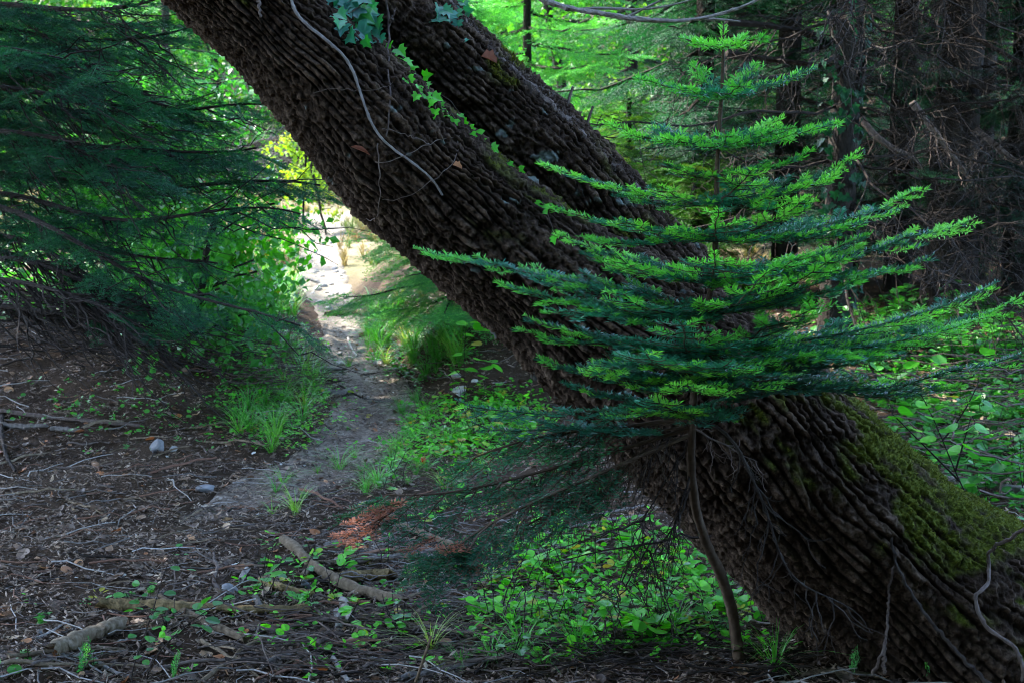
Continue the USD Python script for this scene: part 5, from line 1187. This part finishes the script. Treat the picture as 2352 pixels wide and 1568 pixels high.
# ------------------------------------------------------------------ fallen branches, logs, chips, stones that can be told apart
def stick(name, label, cat, matname, pts, rpx, taper=.8, sides=9, rough=.12, forks=(), lift=1.0, seed=1, bump=.0):
    rng = RNG(seed + len(pts)); g0 = np.array([gnd(u, v) for u, v in pts]); D = np.array([(g - EYE) @ FWD for g in g0])
    if len(pts) == 2:
        g0 = np.vstack([g0[0], (g0[0] + g0[1]) / 2, g0[1]])
        g0[1, 2] = float(h_at(g0[1, 0], g0[1, 1]))
    r0 = rpx * D.mean() / F; P = spline(g0, 26); P[:, 2] = np.maximum(P[:, 2], h_at(P[:, 0], P[:, 1]) + r0 * .15)
    P[:, 2] = np.convolve(np.pad(P[:, 2], 5, mode='edge'), np.ones(11) / 11, 'valid') + r0 * lift
    P += rng.normal(0, r0 * .08, P.shape); mb = MB(); mb.add(rough_stick(P, np.linspace(r0, r0 * taper, 26), rng, 70, 12, .6 + 4 * rough))
    for t, u, v, rf in forks:
        q = P[int(t * 25)]; e = gnd(u, v, r0 * 1.5); mb.add(tube(crooked(q, e, rng, 0, .05, 6), np.linspace(r0 * rf, r0 * rf * .7, 6), 7, .1, rng))
    return obj(name, mb.get(), matname, label=label, category=cat, smooth=55)


for a in [
    ('log', 'thick short rotten log with peeling bark at the bottom left', 'log', 'log', [(132, 1506), (200, 1482), (277, 1450)], 17, .9, 14, .16),
    ('log', 'crumbling mossy rotten log under the thin seedlings', 'log', 'log_rotten', [(232, 1402), (330, 1402), (440, 1404), (560, 1410), (700, 1412)], 12, .8, 12, .3),
    ('fallen_branch', 'long smooth brown branch slanting over the rotten log', 'branch', 'log', [(340, 1370), (400, 1396), (454, 1424), (510, 1452), (565, 1478)], 8.5, 1.1, 10, .08),
    ('fallen_branch', 'thick forked brown branch lying across the lower middle', 'branch', 'log', [(654, 1254), (690, 1282), (717, 1308), (755, 1337), (832, 1371), (925, 1397)], 13, .8, 12, .10, [(.42, 695, 1338, .6)]),
    ('log', 'short bark-covered log broken off at its right end', 'log', 'log_rotten', [(781, 1341), (840, 1333), (893, 1335)], 13, .95, 12, .14),
    ('fallen_branch', 'pale tapering branch beneath the rust-red fir tips', 'branch', 'log', [(872, 1182), (925, 1213), (1005, 1248), (1072, 1270)], 10, .5, 10, .08),
    ('fallen_branch', 'barkless pale log lying at the left edge of the path', 'branch', 'twig_grey', [(686, 891), (720, 893), (748, 904), (803, 904)], 7, 1.0, 10, .08),
    ('fallen_branch', 'long grey branch on the brushwood left of the path', 'branch', 'twig_grey', [(620, 850), (698, 851), (740, 853), (790, 860)], 5, 1.3, 8, .08),
    ('fallen_branch', 'thin branch running from the brushwood down to the path', 'branch', 'twig', [(735, 860), (770, 880), (800, 900), (840, 920)], 3.5, .6, 8, .08),
    ('fallen_branch', 'dark branch among the brushwood pointing at the path', 'branch', 'twig', [(562, 808), (610, 828), (650, 848)], 4, .9, 8, .1),
    ('stick', 'pale upright stick at the end of the brushwood', 'stick', 'wood_pale', [(697, 846), (699, 800)], 3, .8, 7, .05),
    ('root_step', 'wooden step of root across the path below the bright stretch', 'root', 'log', [(750, 726), (790, 728), (838, 726)], 6, 1.0, 9, .12),
    ('stick', 'white curved stick on the stony part of the path', 'stick', 'wood_pale', [(799, 778), (806, 800), (820, 821)], 2.6, .8, 7, .05),
    ('stick', 'brown stick at the right edge of the path below the grass bank', 'stick', 'twig', [(920, 843), (952, 857), (988, 870)], 3.2, .8, 7, .1),
    ('stick', 'thin straight twig laid across the whole path', 'stick', 'twig_grey', [(846, 926), (920, 922), (996, 922)], 1.9, .6, 6, .1),
    ('stick', 'short twig on the path above the cross-lying one', 'stick', 'twig', [(830, 861), (868, 858), (905, 856)], 2.2, .6, 6, .1),
    ('fallen_branch', 'long thin branch lying at the left edge of the litter', 'branch', 'twig', [(-20, 942), (100, 960), (200, 972), (322, 986)], 5, .7, 8, .1),
    ('fallen_branch', 'short straight branch in the litter below the long thin one', 'branch', 'twig_grey', [(-20, 976), (50, 982), (106, 984)], 5.5, .9, 8, .08),
    ('stick', 'small cut stick between the two left branches', 'stick', 'twig_grey', [(118, 985), (180, 991)], 5, .9, 8, .08),
    ('stick', 'dark crooked twig standing at the left edge', 'stick', 'twig_dark', [(6, 950), (7, 1025), (36, 1088)], 5, .6, 8, .1),
    ('stick', 'dark stick on the shaded left bank', 'stick', 'twig_dark', [(349, 800), (385, 826), (420, 851)], 4, .8, 8, .1),
    ('stick', 'thin twig sloping from under the tall seedling', 'stick', 'twig', [(256, 1409), (334, 1451), (366, 1478), (397, 1509)], 4, .8, 8, .1),
    ('stick', 'long brown twig along the bottom left edge', 'stick', 'twig', [(-10, 1504), (100, 1532), (190, 1558)], 4.5, .8, 8, .1),
    ('stick', 'bent grey twig below the thick rotten log', 'stick', 'twig_grey', [(101, 1510), (150, 1507), (192, 1510), (245, 1535), (296, 1558)], 5, .8, 8, .1),
    ('stick', 'splintered pale wood strip left of the thick rotten log', 'stick', 'wood_pale', [(86, 1470), (120, 1452), (160, 1428)], 3.5, .6, 6, .2),
    ('wood_chunk', 'narrow white weathered wood chunk, left of a pair', 'wood chunk', 'wood_pale', [(772, 1408), (780, 1442)], 7.5, 1.1, 8, .1),
    ('wood_chunk', 'larger white weathered wood chunk, right of a pair', 'wood chunk', 'wood_pale', [(786, 1388), (804, 1438)], 10, 1.1, 9, .1),
    ('wood_chunk', 'pale wood chunk standing by the leaning seedling', 'wood chunk', 'wood_pale', [(568, 1310), (554, 1338)], 6.5, 1.0, 8, .1),
    ('wood_chunk', 'short cut branch end right of the grey-blue stone', 'wood chunk', 'twig_grey', [(585, 1372), (596, 1395)], 6.5, 1.0, 9, .08),
    ('fallen_branch', 'dark stout stick lying along the bottom centre', 'branch', 'twig', [(598, 1468), (685, 1484), (740, 1495), (812, 1508)], 6.5, .7, 9, .1),
    ('fallen_branch', 'dark bowed stick above the stout one at bottom centre', 'branch', 'twig', [(712, 1476), (755, 1467), (845, 1474), (920, 1482)], 5.5, .8, 8, .1),
    ('fallen_branch', 'reddish straight stick below the bowed one', 'branch', 'twig_red', [(745, 1480), (824, 1486), (922, 1506)], 5, .8, 8, .08),
    ('fallen_branch', 'long grey branch rising to the right at the bottom edge', 'branch', 'twig_grey', [(920, 1567), (1005, 1546), (1085, 1535), (1150, 1520)], 8, .7, 9, .1),
    ('fallen_branch', 'brown weathered branch above the long grey one', 'branch', 'log', [(974, 1521), (1020, 1526), (1068, 1533)], 7, .8, 9, .1),
    ('stick', 'whitish lichened stick pointing down at the bottom edge', 'stick', 'wood_pale', [(765, 1516), (782, 1545), (800, 1567)], 6.5, .9, 9, .1),
    ('stick', 'curved grey stick at the bottom left of the stick heap', 'stick', 'twig_grey', [(600, 1546), (645, 1520), (692, 1511)], 6, .8, 9, .1),
    ('fallen_branch', 'grey-brown stick left of the forked branch', 'branch', 'twig', [(475, 1288), (560, 1320), (640, 1345)], 4, .8, 8, .1),
    ('fallen_branch', 'dark log piece under the forked branch', 'branch', 'log_rotten', [(600, 1345), (650, 1362), (715, 1372)], 9, .8, 9, .2),
    ('wood_chunk', 'dark splintered stump piece right of the green spray', 'wood chunk', 'log_rotten', [(1110, 1360), (1148, 1312)], 10, .7, 9, .25),
    ('fallen_branch', 'long straight stick under the drooping boughs', 'branch', 'twig_grey', [(1230, 1205), (1330, 1190), (1480, 1165)], 4, .8, 8, .1),
    ('fallen_branch', 'pair-lying straight stick just below the long one', 'branch', 'twig_grey', [(1210, 1235), (1330, 1212), (1490, 1190)], 4, .8, 8, .1),
    ('fallen_branch', 'long brown stick at the lower right below the trunk', 'branch', 'log', [(1840, 1556), (1960, 1550), (2080, 1556)], 6, .8, 9, .1),
    ('fallen_branch', 'bent grey branch on the slope behind the mossy trunk', 'branch', 'twig_grey', [(2180, 1112), (2260, 1122), (2310, 1132), (2370, 1108)], 9, .8, 9, .1),
    ('fallen_branch', 'long pale dead limb sloping down behind the mossy trunk', 'branch', 'log', [(2080, 880), (2180, 930), (2290, 1000), (2400, 1060)], 9, .8, 9, .1),
]:
    stick(*a[:5], a[5], a[6], a[7], a[8], forks=a[9] if len(a) > 9 else (), seed=len(a[1]))
rng = RNG(314); sps = fill([(20, 1000), (500, 940), (900, 1180), (1280, 1330), (1200, 1560), (40, 1560)], 80, 9) + fill([(560, 1380), (1250, 1380), (1250, 1560), (560, 1560)], 40, 10); src = []
for k, (lb, (u, v)) in enumerate(zip(zoned('thin dead stick {}, {}', sps, ['in the litter at far left', 'round the tall thin seedling', 'left of the forked branch', 'below the forked branch', 'toward the green carpet'], ['near the left branches', 'level with the rust-red fir tips', 'level with the rotten logs', 'along the bottom edge']), sps)):
    p = gnd(u, v, .012); yaw = rng.normal(0, 32) + rng.choice([0, 0, 60]); sc = rng.uniform(.6, 1.5)
    if k < 6:
        l = .13; t = thing('thin_stick', lb, 'stick', p, (0, rng.normal(0, 5), yaw), (sc,) * 3, 'thin dead sticks on the forest floor'); obj('wood', rough_stick(crooked((-l, 0, 0), (l, 0, 0), rng, -.01, .045, 8), np.linspace(.0045, .0028, 8), rng, 40, 8, 1.2), ['twig', 'twig', 'log', 'twig_red', 'log', 'twig_dark'][k], t, smooth=50); src.append(t)
    else:
        dup(src[rng.integers(0, 6)], p, (rng.uniform(0, 360), rng.normal(0, 5), yaw), (sc,) * 3, lb, 'thin dead sticks on the forest floor')
# upright splinter and thin stalks
obj('stick', tube(spline([gnd(955, 1558), pix(973, 1512, 3.42), pix(990, 1460, 3.38)], 10), np.linspace(.005, .0035, 10), 7, .1, RNG(4)), 'log', label='upright weathered splinter among the grass at bottom centre', category='stick')


def stone(label, u, v, wpx, hpx, matname, seed):
    rng = RNG(seed); p = gnd(u, v); s = (p - EYE) @ FWD / F; m_ = trimesh.creation.icosphere(3, 1.0); q = np.array(m_.vertices)
    for _ in range(11):                                        # flat broken faces
        nn = nrm(rng.normal(0, 1, 3)); dd = rng.uniform(.5, .85); over = np.maximum(q @ nn - dd, 0); q = q - over[:, None] * nn
    q = q * (1 + .10 * (meshkit.fbm(q * 2.5 + seed, 3, seed)[:, None] - .5)) * [wpx * s / 2 * 1.05, wpx * s / 2 * .8, hpx * s / 2 * 1.15]
    obj('stone', (q + p + UP * hpx * s * .22, np.array(m_.faces)), matname, smooth=25, label=label, category='stone')


for k, a in enumerate([('grey-blue squarish stone among the sticks at bottom left', 527, 1362, 44, 26, 'stone'), ('pale rounded stone under the forked branch', 700, 1345, 34, 26, 'stone'), ('angular grey rock standing in the left litter', 362, 1036, 40, 42, 'stone'), ('small whitish-blue stone right of the angular rock', 399, 1032, 24, 16, 'stone_pale'), ('flat grey stone on the litter before the path bend', 473, 1126, 46, 16, 'stone'),
                       ('rounded grey stone in the path below the white stick', 829, 810, 20, 14, 'stone'), ('flat white stone at the left of the path', 776, 836, 36, 10, 'stone_pale'), ('warm-tinted stone next to the flat white one', 801, 828, 24, 14, 'stone_pale'), ('white stone by the left path edge above the flat one', 752, 798, 26, 12, 'stone_pale'), ('brown stub stone between path stones', 780, 818, 18, 16, 'stone'),
                       ('whitish stone behind the round-leaved seedling', 1050, 866, 30, 14, 'stone_pale'), ('larger tan stone behind the round-leaved seedling', 1058, 902, 42, 24, 'stone_pale'), ('small stone right of the round-leaved seedling', 1090, 878, 16, 10, 'stone_pale'), ('low flat rock crossing the right path edge', 870, 836, 40, 14, 'stone'), ('white pebble left of the pair of wood chunks', 1048, 1385, 12, 12, 'stone_pale'), ('grey pebble at far left of the litter', 38, 1140, 12, 8, 'stone'), ('small pale stone near the splintered strip', 92, 1452, 16, 12, 'stone')]):
    stone(*a, 30 + k)
rng = RNG(17); stl = []
PEB = [f"pale pebble on the stony path, {['at its lower end by the root step', 'between the root step and the bushes', 'half way up it', 'near the clearing'][k % 4]}, {['left half', 'right half', 'middle'][k // 4 % 3]}" for k in range(90)]
for k in range(90):                                            # pebbles of the bright stony stretch
    t = .40 + .38 * (k % 4 + rng.random()) / 4; i = int(t * 499); x = PATH[i, 0] + ((-.5, .5, 0)[k // 4 % 3] + rng.normal(0, .14)) * PATH[i, 2]; y = PATH[i, 1]
    z = float(h_at(x, y)); s = rng.uniform(.015, .05) * rng.choice([.6, 1, 1.3])
    if k < 4:
        m_ = trimesh.creation.icosphere(2, 1.0); q = np.array(m_.vertices)
        for _ in range(9):
            nn = nrm(rng.normal(0, 1, 3)); q = q - np.maximum(q @ nn - rng.uniform(.5, .8), 0)[:, None] * nn
        t_ = thing('pebble', PEB[k], 'pebble', (x, y, z), (0, 0, rng.uniform(0, 360)), (s, s * .8, s * .6), 'pebbles on the stony stretch of the path')
        obj('rock', (q, np.array(m_.faces)), ['stone_pale', 'stone', 'stone_pale', 'stone'][k], t_); stl.append(t_)
    else:
        dup(stl[k % 4], (x, y, z), (rng.uniform(-15, 15), 0, rng.uniform(0, 360)), (s, s * .8, s * .6), PEB[k], 'pebbles on the stony stretch of the path')


# fallen leaves that can be told apart
def fallen(name, spots, matname, kinds, label, group, seed, cat='leaf', across=('at far left', 'left of the path bend', 'near the path', 'toward the seedlings'), along=('on the shaded bank', 'above the flat stone', 'below the flat stone', 'above the rotten logs', 'beside the rotten logs', 'along the bottom edge')):
    rng = RNG(seed); src = []; labels = zoned(label, [q[:2] for q in spots], across, along)
    for k, (u, v, s) in enumerate(spots):
        label = labels[k]; p = gnd(u, v, .006); d = (p - EYE) @ FWD; L_ = s * d / F
        if k < 5:
            vv, f = LEAF[kinds[k % len(kinds)]]; vv = vv.copy() - [0, .5, 0]; vv[:, 2] = .5 * vv[:, 0] ** 2 * rng.uniform(.3, 2) + rng.uniform(0, .9) * vv[:, 1] ** 2 + rng.normal(0, .03, len(vv))
            t = thing(name, label, cat, p, (rng.uniform(-25, 25), rng.uniform(-25, 25), rng.uniform(0, 360)), (L_,) * 3, group); obj('blade', (vv, f), matname, t); src.append(t)
        else:
            dup(src[rng.integers(0, len(src))], p, (rng.uniform(-30, 30), rng.uniform(-30, 30), rng.uniform(0, 360)), (L_,) * 3, label, group)


rng = RNG(19)
sp = [(145, 1150, 26), (135, 940, 24), (60, 1020, 20), (370, 1040, 22), (120, 915, 22), (230, 1180, 20), (430, 1210, 20), (90, 1240, 26), (265, 1220, 20), (290, 1300, 24), (140, 1235, 24), (640, 1105, 24), (665, 1100, 30), (560, 1090, 22), (220, 940, 20), (150, 1040, 24), (90, 830, 20), (540, 1230, 22), (720, 1000, 18), (420, 1290, 20), (75, 1330, 22), (200, 1330, 18), (130, 1510, 24)] + [(rng.uniform(0, 900), rng.uniform(900, 1500), rng.uniform(13, 28)) for _ in range(110)]
fallen('fallen_leaf', sp, 'dead_leaf', ['oval', 'lance', 'oval', 'lobed', 'round'], 'curled brown fallen leaf {}, {}', 'curled brown leaves on the litter', 1)
fallen('fallen_leaf', [(827, 1507, 46), (733, 1544, 44), (507, 1510, 38), (950, 1500, 34), (1180, 1488, 30), (232, 1088, 22), (288, 1093, 20), (345, 1010, 22), (130, 935, 24), (300, 1165, 20), (410, 960, 18), (655, 1180, 16), (180, 1300, 22), (440, 1240, 20), (60, 1480, 30), (365, 1480, 30), (560, 1455, 26), (700, 1520, 26), (615, 1240, 20), (1340, 1415, 24)], 'dead_leaf_orange', ['oval', 'round'], 'large orange-brown fallen leaf {}, {}', 'orange-brown leaves on the sticks', 2)
fallen('petal', [(905, 903, 9), (856, 952, 9), (871, 988, 9), (862, 818, 7), (880, 888, 7), (948, 870, 7), (645, 1070, 22), (616, 1068, 24), (700, 1072, 10), (540, 1300, 18)] + [(rng.uniform(100, 900), rng.uniform(1000, 1400), rng.uniform(8, 14)) for _ in range(24)], 'pale_bit', ['round', 'lance', 'oval'], 'small whitish leaf scrap {}, {}', 'whitish scraps on the soil', 3, 'leaf')
fallen('yellow_leaf', [(845, 1290, 34), (520, 1380, 20), (705, 1330, 24), (1400, 1320, 30), (1330, 1290, 30), (1500, 1390, 26), (1170, 1430, 26), (930, 990, 18), (1250, 1290, 24), (1620, 1420, 24)], 'leaf_yellow', ['lobed', 'oval'], 'yellow withering leaf {}, {}', 'yellow leaves among the seedlings', 4)
for k, (u, v, s) in enumerate([(973, 1066, 13), (1068, 1082, 8)]):
    p = gnd(u, v, .012); r_ = s / 2 * ((p - EYE) @ FWD) / F; m_ = trimesh.creation.icosphere(2, r_); q = np.array(m_.vertices); q[:, 2] *= 1.25; q[:, :2] *= (1 - .35 * np.clip(-q[:, 2:] / r_, 0, 1))
    t = thing('strawberry', ['red wild strawberry hanging low right of the path', 'smaller red wild strawberry near the fir bough'][k], 'strawberry', p + UP * r_)
    obj('fruit', (q, np.array(m_.faces)), 'berry', t, smooth=True); cv, cf = leaf_shape('lobed', r_ * 2); obj('cap', (cv - [0, r_, -r_ * 1.3], cf), 'leaf_yellow', t); obj('stalk', tube([(0, 0, r_), (.01, .01, r_ + .03), (.03, .02, .0)], .0006, 4), 'grass', t)
